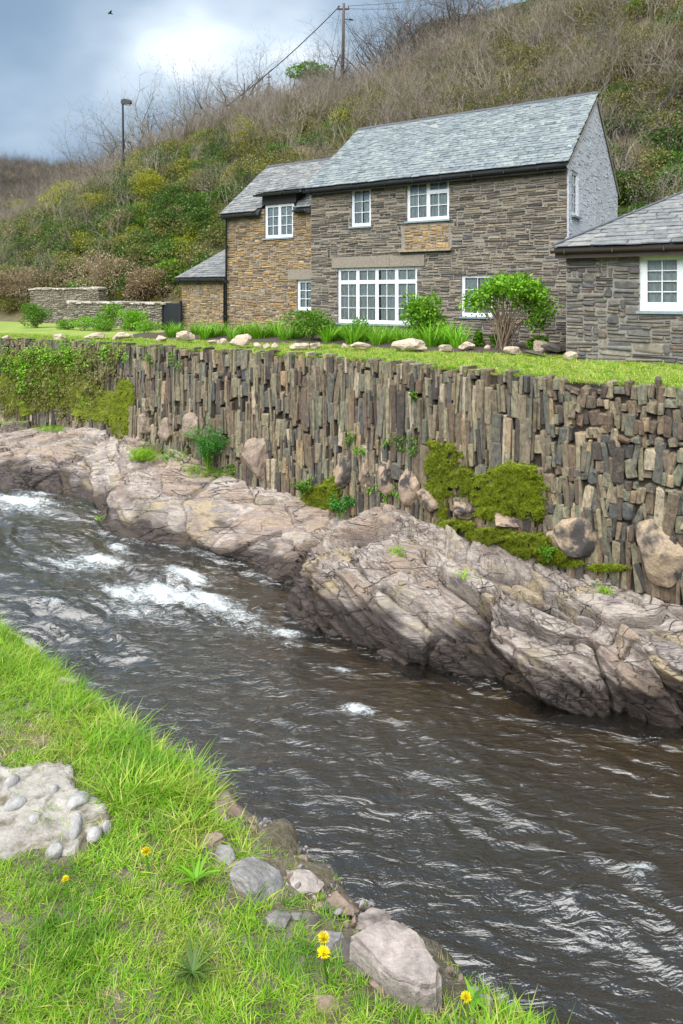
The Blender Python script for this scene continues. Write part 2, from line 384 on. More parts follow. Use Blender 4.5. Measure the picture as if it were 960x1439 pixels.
M_FASCIA = plain_mat('dark_fascia', (0.022, 0.02, 0.02), 0.5, 30, 0.2, 0.1)
M_FASCIA_B = plain_mat('brown_fascia', (0.05, 0.03, 0.026), 0.5, 30, 0.2, 0.1)
M_WHITE = plain_mat('white_window_paint', (0.74, 0.77, 0.80), 0.45, 14, 0.06, 0.05)
M_SILL = plain_mat('blue_grey_sill', (0.20, 0.26, 0.30), 0.6, 14, 0.2, 0.1)
M_LINTEL = plain_mat('granite_lintel', (0.23, 0.20, 0.16), 0.9, 22, 0.35, 0.5)
M_CURTAIN = plain_mat('net_curtain', (0.80, 0.80, 0.78), 0.9, 9, 0.12, 0.1)
M_ROOM_SHADE = plain_mat('room_shade', (0.03, 0.028, 0.026), 0.95)  # near-black colour carries the shade of the unlit interior
M_GATE = plain_mat('black_gate_paint', (0.014, 0.016, 0.02), 0.5, 30, 0.3, 0.2)
M_METAL = plain_mat('dark_steel', (0.02, 0.022, 0.025), 0.45)
M_POLE = plain_mat('weathered_pole', (0.075, 0.06, 0.05), 0.85, 14, 0.35, 0.4)
M_WIRE = plain_mat('black_cable', (0.012, 0.013, 0.015), 0.6)
M_LENS = plain_mat('lamp_glass', (0.55, 0.55, 0.52), 0.3)
def glass():
    m, nt, out = newmat('window_glass'); g = N(nt, 'ShaderNodeBsdfGlossy', {'Color': (0.9, 0.95, 1, 1), 'Roughness': 0.04}); t = N(nt, 'ShaderNodeBsdfTransparent', {0: (0.80, 0.84, 0.84, 1)})
    f = N(nt, 'ShaderNodeFresnel', {0: 1.5}); mx = N(nt, 'ShaderNodeMixShader', {0: f.outputs[0], 1: t.outputs[0], 2: g.outputs[0]}); nt.links.new(mx.outputs[0], out.inputs[0]); return m
M_GLASS = glass()
M_WALL_ST = stone_mat('retaining_slate', [(0.0, (0.042, 0.038, 0.035)), (0.13, (0.125, 0.088, 0.06)), (0.26, (0.225, 0.185, 0.12)), (0.38, (0.075, 0.078, 0.076)), (0.50, (0.26, 0.23, 0.14)), (0.62, (0.14, 0.092, 0.06)), (0.74, (0.18, 0.18, 0.12)), (0.86, (0.06, 0.055, 0.05)), (0.94, (0.30, 0.215, 0.12)), (1.0, (0.40, 0.345, 0.25))],
                      18, 0.8, 1.0, 0.04, (0.32, 1.65), lichen=(0.27, 0.26, 0.12), lich=(0.58, 0.76), lscale=3.5, grain=(1, 1, 0.5))
M_CORE = plain_mat('wall_earth', (0.04, 0.032, 0.023), 0.95, 14, 0.4, 0.6)
M_SOIL = plain_mat('garden_soil', (0.05, 0.036, 0.026), 0.95, 12, 0.4, 0.6)

def boulder_mat(name, a, b, dark=None, dthr=(0.55, 0.62), lscale=2.6):
    m, nt, out = newmat(name); p = wpos(nt); n0 = noise(nt, p, 5, 6, 0.65, 0.4); n1 = noise(nt, p, 28, 5, 0.65); col = mixc(nt, mrange(nt, n0, 0.3, 0.7, 0, 1), a, b)
    f = mrange(nt, n1, 0.25, 0.75, 0.6, 1.3); col = mixc(nt, 1.0, col, N(nt, 'ShaderNodeCombineColor', {0: f, 1: f, 2: f}).outputs[0], 'MULTIPLY')
    if dark:
        d = noise(nt, p, lscale, 5, 0.6, 0.3); col = mixc(nt, mrange(nt, d, dthr[0], dthr[1], 0, 1), col, dark)
    principled(nt, out, col, 0.9, math_(nt, 'ADD', n0, math_(nt, 'MULTIPLY', n1, 0.5)), 0.7, 0.03); return m
M_BOULDER = boulder_mat('pinkish_quartz', (0.33, 0.255, 0.19), (0.22, 0.165, 0.13), (0.13, 0.11, 0.09), (0.50, 0.68), 7)
M_BOULDER_T = boulder_mat('tan_quartz_black_lichen', (0.37, 0.28, 0.18), (0.27, 0.21, 0.15), (0.045, 0.04, 0.037), (0.47, 0.60), 2.2)
M_BOULDER_D = boulder_mat('dark_block_stone', (0.22, 0.165, 0.12), (0.36, 0.27, 0.19), (0.04, 0.035, 0.033), (0.50, 0.60), 3.6)
M_EDGE_ST = boulder_mat('pale_edging_stone', (0.36, 0.27, 0.19), (0.48, 0.40, 0.32), (0.25, 0.23, 0.19), (0.54, 0.66), 9)
M_BANK_ST = boulder_mat('bank_stone_grey', (0.17, 0.165, 0.165), (0.26, 0.245, 0.23), (0.10, 0.095, 0.085), (0.52, 0.68), 12)
M_BANK_DK = boulder_mat('bank_stone_dark', (0.055, 0.052, 0.05), (0.12, 0.10, 0.085))
M_BANK_BR = boulder_mat('bank_stone_brown', (0.17, 0.12, 0.09), (0.25, 0.19, 0.145))
M_SLAB = boulder_mat('bank_slab_pale', (0.34, 0.29, 0.26), (0.22, 0.19, 0.175), (0.12, 0.10, 0.085), (0.50, 0.66), 9)
M_WETROCK = boulder_mat('wet_river_rock', (0.075, 0.058, 0.045), (0.035, 0.032, 0.03))

def ledge_mat():
    m, nt, out = newmat('bedrock_slate'); p = wpos(nt)
    lay = N(nt, 'ShaderNodeAttribute', attribute_name='lay').outputs['Fac']; wet = N(nt, 'ShaderNodeAttribute', attribute_name='wet').outputs['Fac']
    v = N(nt, 'ShaderNodeMapping', {'Vector': p, 'Rotation': (0.35, 0.45, 0.75), 'Scale': (0.7, 2.6, 3.0)}).outputs[0]
    n0 = noise(nt, p, 0.55, 4, 0.6, 0.4); n1 = noise(nt, v, 2.6, 8, 0.68, 0.15); n2 = noise(nt, v, 16, 6, 0.7, 0.1)
    f = math_(nt, 'ADD', math_(nt, 'MULTIPLY', lay, 0.45), math_(nt, 'ADD', math_(nt, 'MULTIPLY', n0, 0.45), math_(nt, 'MULTIPLY', n1, 0.32)))
    col = ramp(nt, f, [(0.31, (0.125, 0.10, 0.105)), (0.39, (0.31, 0.24, 0.195)), (0.46, (0.42, 0.34, 0.215)), (0.52, (0.215, 0.185, 0.18)), (0.58, (0.46, 0.40, 0.345)), (0.64, (0.255, 0.205, 0.18)), (0.72, (0.38, 0.29, 0.22)), (0.84, (0.14, 0.115, 0.12))])
    g = mrange(nt, n2, 0.25, 0.75, 0.58, 1.34); col = mixc(nt, 1.0, col, N(nt, 'ShaderNodeCombineColor', {0: g, 1: g, 2: g}).outputs[0], 'MULTIPLY')
    st = noise(nt, p, 1.7, 6, 0.65, 0.5); col = mixc(nt, mrange(nt, st, 0.54, 0.68, 0, 0.5), col, (0.31, 0.26, 0.12))           # ochre lichen
    pl = noise(nt, v, 1.1, 9, 0.78, 0.1); col = mixc(nt, mrange(nt, pl, 0.57, 0.68, 0, 0.75), col, (0.46, 0.44, 0.43))           # quartz bloom
    dk = noise(nt, v, 2.9, 9, 0.75, 0.15); col = mixc(nt, mrange(nt, dk, 0.57, 0.66, 0, 0.75), col, (0.075, 0.062, 0.063))            # dark mineral stain
    vd = N(nt, 'ShaderNodeMix', {0: 0.16, 4: v, 5: N(nt, 'ShaderNodeTexNoise', {'Vector': p, 'Scale': 3.0, 'Detail': 3.0}).outputs[1]}, data_type='VECTOR').outputs[1]
    ck = N(nt, 'ShaderNodeTexVoronoi', {'Vector': vd, 'Scale': 1.5}, feature='DISTANCE_TO_EDGE').outputs[0]; ck2 = N(nt, 'ShaderNodeTexVoronoi', {'Vector': vd, 'Scale': 4.0}, feature='DISTANCE_TO_EDGE').outputs[0]
    fis = math_(nt, 'MAXIMUM', math_(nt, 'MULTIPLY', mrange(nt, ck, 0.0, 0.022, 0.9, 0), mrange(nt, noise(nt, p, 1.1, 3, 0.5), 0.42, 0.54, 0, 1)), math_(nt, 'MULTIPLY', mrange(nt, ck2, 0.0, 0.04, 0.6, 0), mrange(nt, noise(nt, p, 0.9, 3, 0.5, 0.5), 0.52, 0.60, 0, 1)))
    col = mixc(nt, fis, col, (0.035, 0.029, 0.028))                                                                              # darker colour along the fissure lines
    col = mixc(nt, wet, col, mixc(nt, 1.0, col, (0.20, 0.18, 0.18), 'MULTIPLY'))
    ro = mrange(nt, wet, 0, 1, 0.82, 0.32)
    h = math_(nt, 'SUBTRACT', math_(nt, 'ADD', math_(nt, 'MULTIPLY', n1, 1.2), math_(nt, 'MULTIPLY', n2, 0.45)), math_(nt, 'MULTIPLY', fis, 0.7))
    principled(nt, out, col, ro, h, 1.0, 0.08); return m
M_LEDGE = ledge_mat()

def ground_mat(name, stops, s1=0.8, s2=14, bstr=0.6):
    m, nt, out = newmat(name); p = wpos(nt); a = noise(nt, p, s1, 6, 0.65, 0.3); b = noise(nt, p, s2, 5, 0.7)
    f = math_(nt, 'ADD', math_(nt, 'MULTIPLY', a, 0.65), math_(nt, 'MULTIPLY', b, 0.35)); col = ramp(nt, f, stops)
    principled(nt, out, col, 0.95, b, bstr, 0.05); return m
M_LAWN = ground_mat('lawn_turf', [(0.30, (0.10, 0.16, 0.02)), (0.48, (0.18, 0.25, 0.035)), (0.60, (0.24, 0.29, 0.06)), (0.75, (0.30, 0.28, 0.10))])
M_BANK = ground_mat('bank_earth', [(0.32, (0.075, 0.065, 0.03)), (0.46, (0.16, 0.135, 0.08)), (0.56, (0.26, 0.225, 0.165)), (0.68, (0.36, 0.32, 0.26))], 6, 45, 1.0)
M_HILL = ground_mat('hillside_earth', [(0.30, (0.035, 0.045, 0.012)), (0.45, (0.085, 0.08, 0.03)), (0.58, (0.14, 0.105, 0.055)), (0.72, (0.06, 0.075, 0.02))], 0.35, 5)
M_FARHILL = ground_mat('far_hill_earth', [(0.30, (0.075, 0.06, 0.04)), (0.5, (0.13, 0.10, 0.065)), (0.7, (0.10, 0.09, 0.045))], 0.1, 1.5)
M_VALLEY = ground_mat('valley_floor', [(0.3, (0.05, 0.06, 0.02)), (0.7, (0.10, 0.09, 0.04))], 0.05, 0.6)
M_BED = ground_mat('river_bed_stone', [(0.30, (0.07, 0.055, 0.025)), (0.48, (0.21, 0.155, 0.06)), (0.62, (0.31, 0.23, 0.09)), (0.75, (0.12, 0.095, 0.045))], 1.6, 7)
M_CONCRETE = boulder_mat('weathered_concrete', (0.36, 0.335, 0.30), (0.24, 0.22, 0.19), (0.12, 0.105, 0.07), (0.50, 0.62), 11)
M_PEBBLE = boulder_mat('set_pebble', (0.27, 0.265, 0.255), (0.33, 0.32, 0.305))

def water_mat():
    m, nt, out = newmat('river_water'); p = wpos(nt)
    foam = N(nt, 'ShaderNodeAttribute', attribute_name='foam').outputs['Fac']
    v = N(nt, 'ShaderNodeMapping', {'Vector': p, 'Rotation': (0, 0, PHI * 0.8), 'Scale': (0.9, 2.3, 1.0)}).outputs[0]
    n1 = noise(nt, v, 3.2, 4, 0.55, 0.9); n2 = noise(nt, v, 11, 3, 0.55, 0.6)
    h = math_(nt, 'ADD', n1, math_(nt, 'MULTIPLY', n2, 0.18))
    bn = N(nt, 'ShaderNodeBump', {'Height': h, 'Strength': 0.52, 'Distance': 0.10}).outputs[0]
    fr = N(nt, 'ShaderNodeFresnel', {0: 1.333, 'Normal': bn}).outputs[0]
    gl = N(nt, 'ShaderNodeBsdfGlossy', {'Color': (1, 1, 1, 1), 'Roughness': 0.12, 'Normal': bn}).outputs[0]
    tr = N(nt, 'ShaderNodeBsdfTransparent', {0: (0.46, 0.40, 0.25, 1)}).outputs[0]
    df = N(nt, 'ShaderNodeBsdfDiffuse', {0: (0.026, 0.024, 0.019, 1), 'Normal': bn}).outputs[0]
    deep = N(nt, 'ShaderNodeAttribute', attribute_name='deep').outputs['Fac']
    un = N(nt, 'ShaderNodeMixShader', {0: mrange(nt, deep, 0.0, 1.0, 0.12, 0.70), 1: tr, 2: df}).outputs[0]
    wa = N(nt, 'ShaderNodeMixShader', {0: math_(nt, 'MULTIPLY_ADD', fr, 2.7, 0.035, clamp=True), 1: un, 2: gl}).outputs[0]
    fn = noise(nt, v, 5, 8, 0.75, 1.6); fn2 = noise(nt, v, 34, 4, 0.7, 0.5)
    ff = math_(nt, 'MULTIPLY_ADD', math_(nt, 'ADD', math_(nt, 'MULTIPLY', fn, 0.65), math_(nt, 'MULTIPLY', fn2, 0.35)), 1.7, -0.35)
    fm = mrange(nt, math_(nt, 'ADD', math_(nt, 'MULTIPLY', foam, 0.70), ff), 0.72, 1.10, 0.0, 0.88)
    fo = N(nt, 'ShaderNodeBsdfDiffuse', {0: (0.72, 0.78, 0.80, 1), 'Normal': bn}).outputs[0]
    mx = N(nt, 'ShaderNodeMixShader', {0: math_(nt, 'MULTIPLY', fm, mrange(nt, foam, 0.02, 0.25, 0, 1)), 1: wa, 2: fo}); nt.links.new(mx.outputs[0], out.inputs[0]); return m
M_WATER = water_mat()

M_GRASS = leaf_mat('grass_blade', [(0.0, (0.11, 0.27, 0.012)), (0.35, (0.20, 0.42, 0.016)), (0.65, (0.25, 0.47, 0.022)), (0.84, (0.35, 0.49, 0.045)), (1.0, (0.60, 0.52, 0.20))], trans=0.4, patch=3.2)
M_STRAW = leaf_mat('dry_grass_blade', [(0.0, (0.40, 0.34, 0.15)), (0.5, (0.50, 0.43, 0.22)), (1.0, (0.26, 0.28, 0.07))])
M_LAWNGRASS = leaf_mat('lawn_blade', [(0.0, (0.17, 0.27, 0.02)), (0.5, (0.28, 0.39, 0.04)), (0.85, (0.37, 0.42, 0.075)), (1.0, (0.47, 0.43, 0.15))], trans=0.3, patch=1.1)
M_LEAF = leaf_mat('fresh_green_leaf', [(0.0, (0.055, 0.15, 0.012)), (0.5, (0.11, 0.27, 0.016)), (1.0, (0.20, 0.38, 0.03))])
M_LEAF_B = leaf_mat('bright_new_leaf', [(0.0, (0.085, 0.22, 0.01)), (0.5, (0.155, 0.36, 0.014)), (1.0, (0.25, 0.47, 0.04))])
M_STRAP = leaf_mat('strap_leaf', [(0.0, (0.08, 0.24, 0.01)), (0.5, (0.16, 0.40, 0.014)), (1.0, (0.27, 0.52, 0.03))])
M_IVY = leaf_mat('ivy_leaf', [(0.0, (0.035, 0.08, 0.014)), (0.5, (0.07, 0.145, 0.022)), (1.0, (0.14, 0.22, 0.04))], rough=0.4)
M_OLIVE = leaf_mat('scrub_leaf', [(0.0, (0.09, 0.105, 0.024)), (0.5, (0.185, 0.19, 0.05)), (1.0, (0.30, 0.28, 0.095))])
M_BROWN = leaf_mat('bramble_leaf', [(0.0, (0.17, 0.12, 0.07)), (0.5, (0.28, 0.205, 0.125)), (1.0, (0.40, 0.32, 0.20))])
M_GORSE = leaf_mat('gorse_leaf', [(0.0, (0.14, 0.19, 0.018)), (0.5, (0.30, 0.32, 0.03)), (1.0, (0.55, 0.50, 0.04))])
M_MOSS = leaf_mat('moss_frond', [(0.0, (0.10, 0.135, 0.006)), (0.5, (0.20, 0.26, 0.010)), (1.0, (0.33, 0.40, 0.016))], trans=0.3)
def moss_mat():
    m, nt, out = newmat('moss_carpet'); p = wpos(nt); a = noise(nt, p, 5, 6, 0.65, 0.3); b_ = noise(nt, p, 60, 4, 0.7)
    f = math_(nt, 'ADD', math_(nt, 'MULTIPLY', a, 0.45), math_(nt, 'MULTIPLY', b_, 0.55)); col = ramp(nt, f, [(0.32, (0.045, 0.055, 0.006)), (0.45, (0.14, 0.17, 0.010)), (0.56, (0.22, 0.275, 0.014)), (0.68, (0.36, 0.41, 0.03))])
    principled(nt, out, col, 0.95, b_, 1.0, 0.03); return m
M_MOSSBED = moss_mat()
M_FERN = leaf_mat('hemlock_leaf', [(0.0, (0.022, 0.11, 0.018)), (0.5, (0.045, 0.20, 0.025)), (1.0, (0.09, 0.28, 0.04))])
M_YELLOW = leaf_mat('dandelion_petal', [(0.0, (0.90, 0.72, 0.01)), (1.0, (0.95, 0.82, 0.03))], trans=0.2)
M_TWIG = stone_mat('bare_twig', [(0.0, (0.16, 0.135, 0.10)), (0.35, (0.22, 0.19, 0.14)), (0.7, (0.30, 0.265, 0.20)), (1.0, (0.20, 0.16, 0.115))], 4, 0.9, 0.2)
M_TWIG_P = stone_mat('pinkish_twig', [(0.0, (0.15, 0.12, 0.095)), (0.5, (0.235, 0.195, 0.155)), (1.0, (0.33, 0.28, 0.235))], 4, 0.9, 0.2)
M_TWIG_D = stone_mat('dark_twig', [(0.0, (0.07, 0.062, 0.056)), (0.5, (0.115, 0.10, 0.09)), (1.0, (0.165, 0.15, 0.135))], 4, 0.9, 0.2)
M_STEM = plain_mat('brown_stem', (0.20, 0.145, 0.10), 0.85, 20, 0.3, 0.3)
# ------------------------------------------------------------------ land: valley floor, lawn, hillside, far hill
def struct(name, me): o = link(name, me); o['kind'] = 'structure'; return o
WT = [-60, -26, -19.8, -17.4, -14.2, -11.6, -9.5, -8, -5.7, -4.15, -2.9, -1.2, 6, 14]
WN = [9.5, 11.2, 11.9, 12.42, 12.3, 12.3, 12.42, 12.36, 11.8, 11.47, 11.22, 11.06, 10.6, 10.4]
def wall_n(t): return np.interp(t, WT, WN)
def base_z(t): return np.interp(t, [-40, -20.3, -15.7, -14.2, -12.3, -10.8, -9.1, -8, -6.4, -5.3, -3.4, -2.3, -1.2, 6], [-2.6, -2.5, -2.32, -2.42, -2.66, -2.97, -3.08, -3.2, -2.98, -2.92, -3.1, -2.95, -3.0, -3.0])
CT = [-140, -75, -61, -53, -46, -42, -37, -33, -26, -10, 10, 60]
CZ = [4.5, 6.5, 9.0, 13.0, 15.9, 18.8, 20.3, 20.5, 22.2, 29, 35, 40]
CN = [42, 42, 42, 45, 47, 49, 51, 52, 55, 58, 60, 60]
def hill(t, n):
    t = np.asarray(t, float); n = np.asarray(n, float)
    nf = np.interp(t, [-40, -25, -18, 20], [21.0, 22.5, 26.0, 26.0]); zc = np.interp(t, CT, CZ); nc = np.interp(t, CT, CN)
    x = (n - nf) / (nc - nf); f = np.where(x < 0, 0, np.where(x < 1, np.clip(x, 0, 1) ** 0.92, 1.0)); f = f - 0.06 * np.exp(-((x - 1) / 0.12) ** 2)
    z = 0.05 + (zc - 0.05) * f + np.where(x > 1, (n - nc) * 0.03, 0)
    return z + np.clip(x * 4, 0, 1) * 0.7 * fbm(t * 0.16, n * 0.16, seed=5, octs=3)
def hit_hill(px, py, d0=24.0, d1=90.0):
    for d in np.arange(d0, d1, 0.25):
        p = pd(px, py, d); t, n = tn(p.x, p.y)
        if p.z < float(hill(t, n)): return Vector((p.x, p.y, float(hill(t, n)))), t, n
    p = pd(px, py, d1); return p, *tn(p.x, p.y)
def tn_grid(ts, ns, zf):
    T, Nn = np.meshgrid(ts, ns, indexing='ij'); Z = zf(T, Nn)
    return np.stack([T * CP + Nn * SP, -T * SP + Nn * CP, Z], -1).reshape(-1, 3), grid_faces(len(ts), len(ns))
V = [(-1500, -1500, -7), (1500, -1500, -7), (1500, 1500, -7), (-1500, 1500, -7)]
struct('ground', mesh_np('ground', V, [[0, 1, 2, 3]], M_VALLEY))
def lawn_z(T, Nn): return 0.015 * fbm(T * 0.8, Nn * 0.8, seed=9) - 0.02 + 0.0 * T
ts = np.concatenate([np.arange(-60, -26, 2.0), np.arange(-26, 8, 0.25)]); fr = np.linspace(0, 1, 40)
T = np.repeat(ts[:, None], 40, 1); A = (wall_n(ts) + 0.12)[:, None]; Nn = A + (27.5 - A) * fr[None] ** 1.3
Z = lawn_z(T, Nn); Z[:, 0] -= 0.25
struct('lawn', mesh_np('lawn', np.stack([T * CP + Nn * SP, -T * SP + Nn * CP, Z], -1), grid_faces(len(ts), 40), M_LAWN, True))
V, F = tn_grid(np.arange(-140, 61, 0.8), np.concatenate([np.arange(20.5, 64, 0.6), np.geomspace(64, 420, 24)]), lambda t, n: hill(t, n) - 0.06)
struct('hillside', mesh_np('hillside', V, F, M_HILL, True))
# far hill up the valley
xs = np.linspace(-330, 60, 90); ys = np.linspace(120, 420, 60); X, Y = np.meshgrid(xs, ys, indexing='ij')
FAR_R = lambda x, y: np.interp(x, [-330, -150, -105, -80, -62, -45, -25, 60], [50, 47, 44, 41.5, 39, 36, 31, 22]) * np.clip((y - 120) / 90, 0, 1) ** 0.8 - 4 + 2.2 * fbm(x * 0.05, y * 0.05, seed=31, octs=3) + np.clip((y - 210) * 0.03, 0, 9)
struct('far_hill', mesh_np('far_hill', np.stack([X, Y, FAR_R(X, Y)], -1), grid_faces(90, 60), M_FARHILL, True))
# planting bed under the house front
bed_t = np.linspace(-18.2, -4.3, 60); f0 = 15.3 + 0.25 * np.sin(bed_t * 1.1) - np.clip((-bed_t - 11) * 0.12, 0, 1.4)
rows = np.linspace(0, 1, 8); T = np.repeat(bed_t[:, None], 8, 1); Nn = f0[:, None] + (18.9 - f0)[:, None] * rows[None]; Z = 0.01 + 0.05 * np.sin(rows * 3.0)[None] + 0.03 * fbm(T * 3, Nn * 3, seed=4) - 0.05 * (rows[None] == 0)
struct('garden_bed_soil', mesh_np('garden_bed_soil', np.stack([T * CP + Nn * SP, -T * SP + Nn * CP, Z], -1), grid_faces(60, 8), M_SOIL, True))

# ------------------------------------------------------------------ river
def water_z(t): return np.interp(t, [-60, -16.4, -15.2, -13.6, -12.4, -11.4, -10.2, -9.2, -8, 8], [-3.40, -3.5, -3.56, -3.62, -3.80, -3.98, -4.08, -4.22, -4.25, -4.3])
EDGE = [(-30, 9.4), (-18.5, 9.5), (-16.3, 9.7), (-15.67, 10.35), (-14.5, 10.45), (-13.4, 10.1), (-12.44, 9.8), (-11.2, 9.74), (-9.93, 10.45), (-8.8, 10.75), (-7.9, 10.6), (-7.35, 9.9), (-7.0, 9.45), (-6.46, 9.16), (-4.78, 8.98), (-4.0, 9.2), (-3.5, 9.3), (-2.7, 9.2), (-1.95, 9.4), (-1.0, 9.75), (6, 9.6)]
def edge_n(t): return np.interp(t, [e[0] for e in EDGE], [e[1] for e in EDGE])
FOAM = [(250, 838, -4.15, 1.5, .55, .5), (120, 792, -3.95, 1.3, .5, .42), (360, 880, -4.22, 1.1, .4, .36), (200, 860, -4.15, 1.2, .4, .36), (20, 712, -3.55, 1.8, .5, .45), (232, 838, -4.15, .7, .42, .85), (290, 850, -4.2, .8, .40, .7), (180, 838, -4.1, .7, .28, .65), (335, 868, -4.24, .6, .32, .5), (265, 812, -4.1, .55, .30, .75), (140, 788, -3.95, .65, .16, .75), (95, 792, -3.9, .55, .14, .6), (165, 772, -3.9, .3, .13, .6), (20, 706, -3.55, 1.2, .35, .75), (50, 698, -3.55, .7, .2, .6),
        (500, 1000, -4.25, .30, .13, .62), (478, 942, -4.25, .26, .09, .5), (402, 890, -4.25, .35, .16, .6), (900, 1222, -4.25, .20, .12, .50), (800, 1260, -4.25, .14, .07, .45), (560, 968, -4.25, .14, .05, .35), (75, 850, -4.05, .5, .1, .5), (410, 905, -4.25, .3, .1, .4)]
ts = np.arange(-30, 6.001, 0.045); ns = np.arange(-0.6, 11.6, 0.04)
T, Nn = np.meshgrid(ts, ns, indexing='ij')
Zw = water_z(T - 0.25 * (Nn - 9))
Xw, Yw = T * CP + Nn * SP, -T * SP + Nn * CP
rot = lambda a: (Xw * math.cos(a) - Yw * math.sin(a), Xw * math.sin(a) + Yw * math.cos(a))
A1, B1 = rot(0.42); wx = 0.5 * fbm(A1 * 0.7, B1 * 0.7, seed=61, octs=3); wy = 0.45 * fbm(A1 * 0.7 + 9, B1 * 0.7, seed=62, octs=3)
rid = 1 - np.abs(fbm((A1 + wx) * 0.75, (B1 + wy) * 2.3, seed=63, octs=4)); rid2 = 1 - np.abs(fbm((A1 + wx) * 1.9, (B1 + wy) * 5.4, seed=64, octs=3))
swell = fbm(A1 * 0.55, B1 * 1.0, seed=65, octs=2)
rough = (0.72 + 0.55 * fbm(A1 * 0.35, B1 * 0.5, seed=67, octs=2)) + 0.7 * np.exp(-((T + 10.3) / 1.6) ** 2)
Zw = Zw + rough * (0.135 * (rid - 0.7) + 0.042 * (rid2 - 0.7) + 0.11 * swell)
foam = np.zeros_like(Zw)
for px, py, z, rt, rn, st in FOAM:
    x, y = pz(px, py, z); t0, n0 = tn(x, y); dt, dn = T - t0, Nn - n0; a, b = dt * 0.96 + dn * 0.28, -dt * 0.28 + dn * 0.96
    g = np.exp(-(a / rt) ** 2 - (b / rn) ** 2); foam = np.maximum(foam, st * g)
    Zw += 0.045 * st * np.exp(-(a / rt * 0.9) ** 2 - (b / rn * 0.8) ** 2) * (1 + 0.8 * vnoise(Xw * 7, Yw * 7, seed=66))
struct('river_water', mesh_np('river_water', np.stack([Xw, Yw, Zw], -1), grid_faces(len(ts), len(ns)), M_WATER, True, {'foam': foam, 'deep': np.clip((edge_n(T) - Nn + 0.5 * fbm(T * .6, Nn * .6, seed=68, octs=2)) / 2.2, 0, 1)}))
ts = np.arange(-34, 8, 0.16); ns = np.arange(-2.0, 13, 0.16); T, Nn = np.meshgrid(ts, ns, indexing='ij')
Zb = water_z(T) - 0.42 - 0.35 * np.exp(-((Nn - 5.5) / 2.5) ** 2) + 0.16 * fbm(T * 1.1, Nn * 1.1, seed=71) + 0.10 * (0.5 - voro(T * 1.3, Nn * 1.6, 72)[0])
Zb += 0.25 * np.clip((Nn - edge_n(T) + 1.8) / 1.8, 0, 1)
struct('river_bed', mesh_np('river_bed', np.stack([T * CP + Nn * SP, -T * SP + Nn * CP, Zb], -1), grid_faces(len(ts), len(ns)), M_BED, True))

# ------------------------------------------------------------------ bedrock ledge between the wall foot and the water
ts = np.concatenate([np.arange(-30, -20, 0.12), np.arange(-20, -7.6, 0.026), np.arange(-7.6, 0.4, 0.019), np.arange(0.4, 6, 0.1)])
S = np.concatenate([np.linspace(-0.12, 1.0, 170), np.linspace(1.01, 1.3, 26)])
T, SS = np.meshgrid(ts, S, indexing='ij')
nw = (wall_n(ts) + 0.10)[:, None]; ne = edge_n(ts)[:, None]; zb = base_z(ts)[:, None] - 0.02; zw = water_z(ts)[:, None]
prof = np.interp(T, [-30, -15, -12, -8.2, -7.2, -5, -3.5, -1, 6], [0.3, 0.35, 0.45, 0.55, 0.85, 0.95, 0.85, 0.7, 0.6])     # how much the rock bellies out
s1 = np.clip(SS, 0, 1); g = (1 - prof) * s1 + prof * s1 ** 3.0
Nn = nw + (ne - nw) * s1; Z = zb + (zw - zb) * g + 0.05 * (SS < 0)
uw = np.clip(SS - 1, 0, 1); Nn = Nn - uw * 1.6; Z = Z - uw * 4.0; Nn = Nn + 0.5 * np.where(SS < 0, -SS, 0) * 8
P = np.stack([T * CP + Nn * SP, -T * SP + Nn * CP, Z], -1)
du = np.gradient(P, axis=0); dv = np.gradient(P, axis=1); NR = unit(np.cross(dv, du)); NR = np.where(NR[..., 2:3] < 0, -NR, NR)
b = np.concatenate([np.zeros((len(ts), 1)), np.cumsum(np.linalg.norm(np.diff(P, axis=1), axis=-1), 1)], 1)
rgt = np.clip((T + 9.0) / 2.2, 0, 1)
ang = np.radians(4 + 13 * rgt + 7 * np.sin(T * 0.7))
warp = 0.26 * fbm(T * 0.45, b * 0.7, seed=81, octs=2) + 0.03 * fbm(T * 3.2, b * 4.0, seed=82, octs=2)
q = b * np.cos(ang) - (T + 6) * np.sin(ang) * 0.9 + warp
along = T * np.cos(ang) + b * np.sin(ang)
def plates(q, th, seed, sharp=0.82):
    k = np.floor(q / th); f = q / th - k; h = _hash(k, k * 0 + 3, k * 0, seed); up = np.where(f < sharp, f / sharp, (1 - f) / (1 - sharp))
    return up * (0.35 + 0.9 * h), h
def facets(x, y, seed, tilt):
    """broken slabs: every cell is a tilted plane with its own height"""
    ix, iy = np.floor(x), np.floor(y); f1 = np.full(x.shape, 9.0); f2 = f1.copy(); h = np.zeros(x.shape); cid = np.zeros(x.shape); zz = np.zeros_like(x)
    for a in (-1, 0, 1):
        for c in (-1, 0, 1):
            jx = ix + a + 0.08 + 0.84 * _hash(ix + a, iy + c, zz, seed); jy = iy + c + 0.08 + 0.84 * _hash(ix + a, iy + c, zz + 1, seed)
            d = np.abs(x - jx) * 0.55 + np.hypot(x - jx, y - jy) * 0.6; nb = d < f1; r0 = _hash(ix + a, iy + c, zz + 2, seed)
            gx = (_hash(ix + a, iy + c, zz + 3, seed) - 0.5) * 2 * tilt; gy = (_hash(ix + a, iy + c, zz + 4, seed) - 0.28) * 2 * tilt
            f2 = np.where(nb, f1, np.minimum(f2, d)); h = np.where(nb, (r0 - 0.5) + gx * (x - jx) + gy * (y - jy), h); cid = np.where(nb, r0, cid); f1 = np.where(nb, d, f1)
    return h, cid, f2 - f1
jx = 0.10 * vnoise(T * 2.3, b * 2.3, seed=3); jy = 0.07 * vnoise(T * 2.3 + 7, b * 2.3, seed=4)
a1, cid, e1 = facets((along + jx) * 0.62, (q + jy) * 1.25, 94, 0.9)
a2, gid, e2 = facets((along + jx) * 1.5, (q + jy) * 3.6, 95, 0.9)
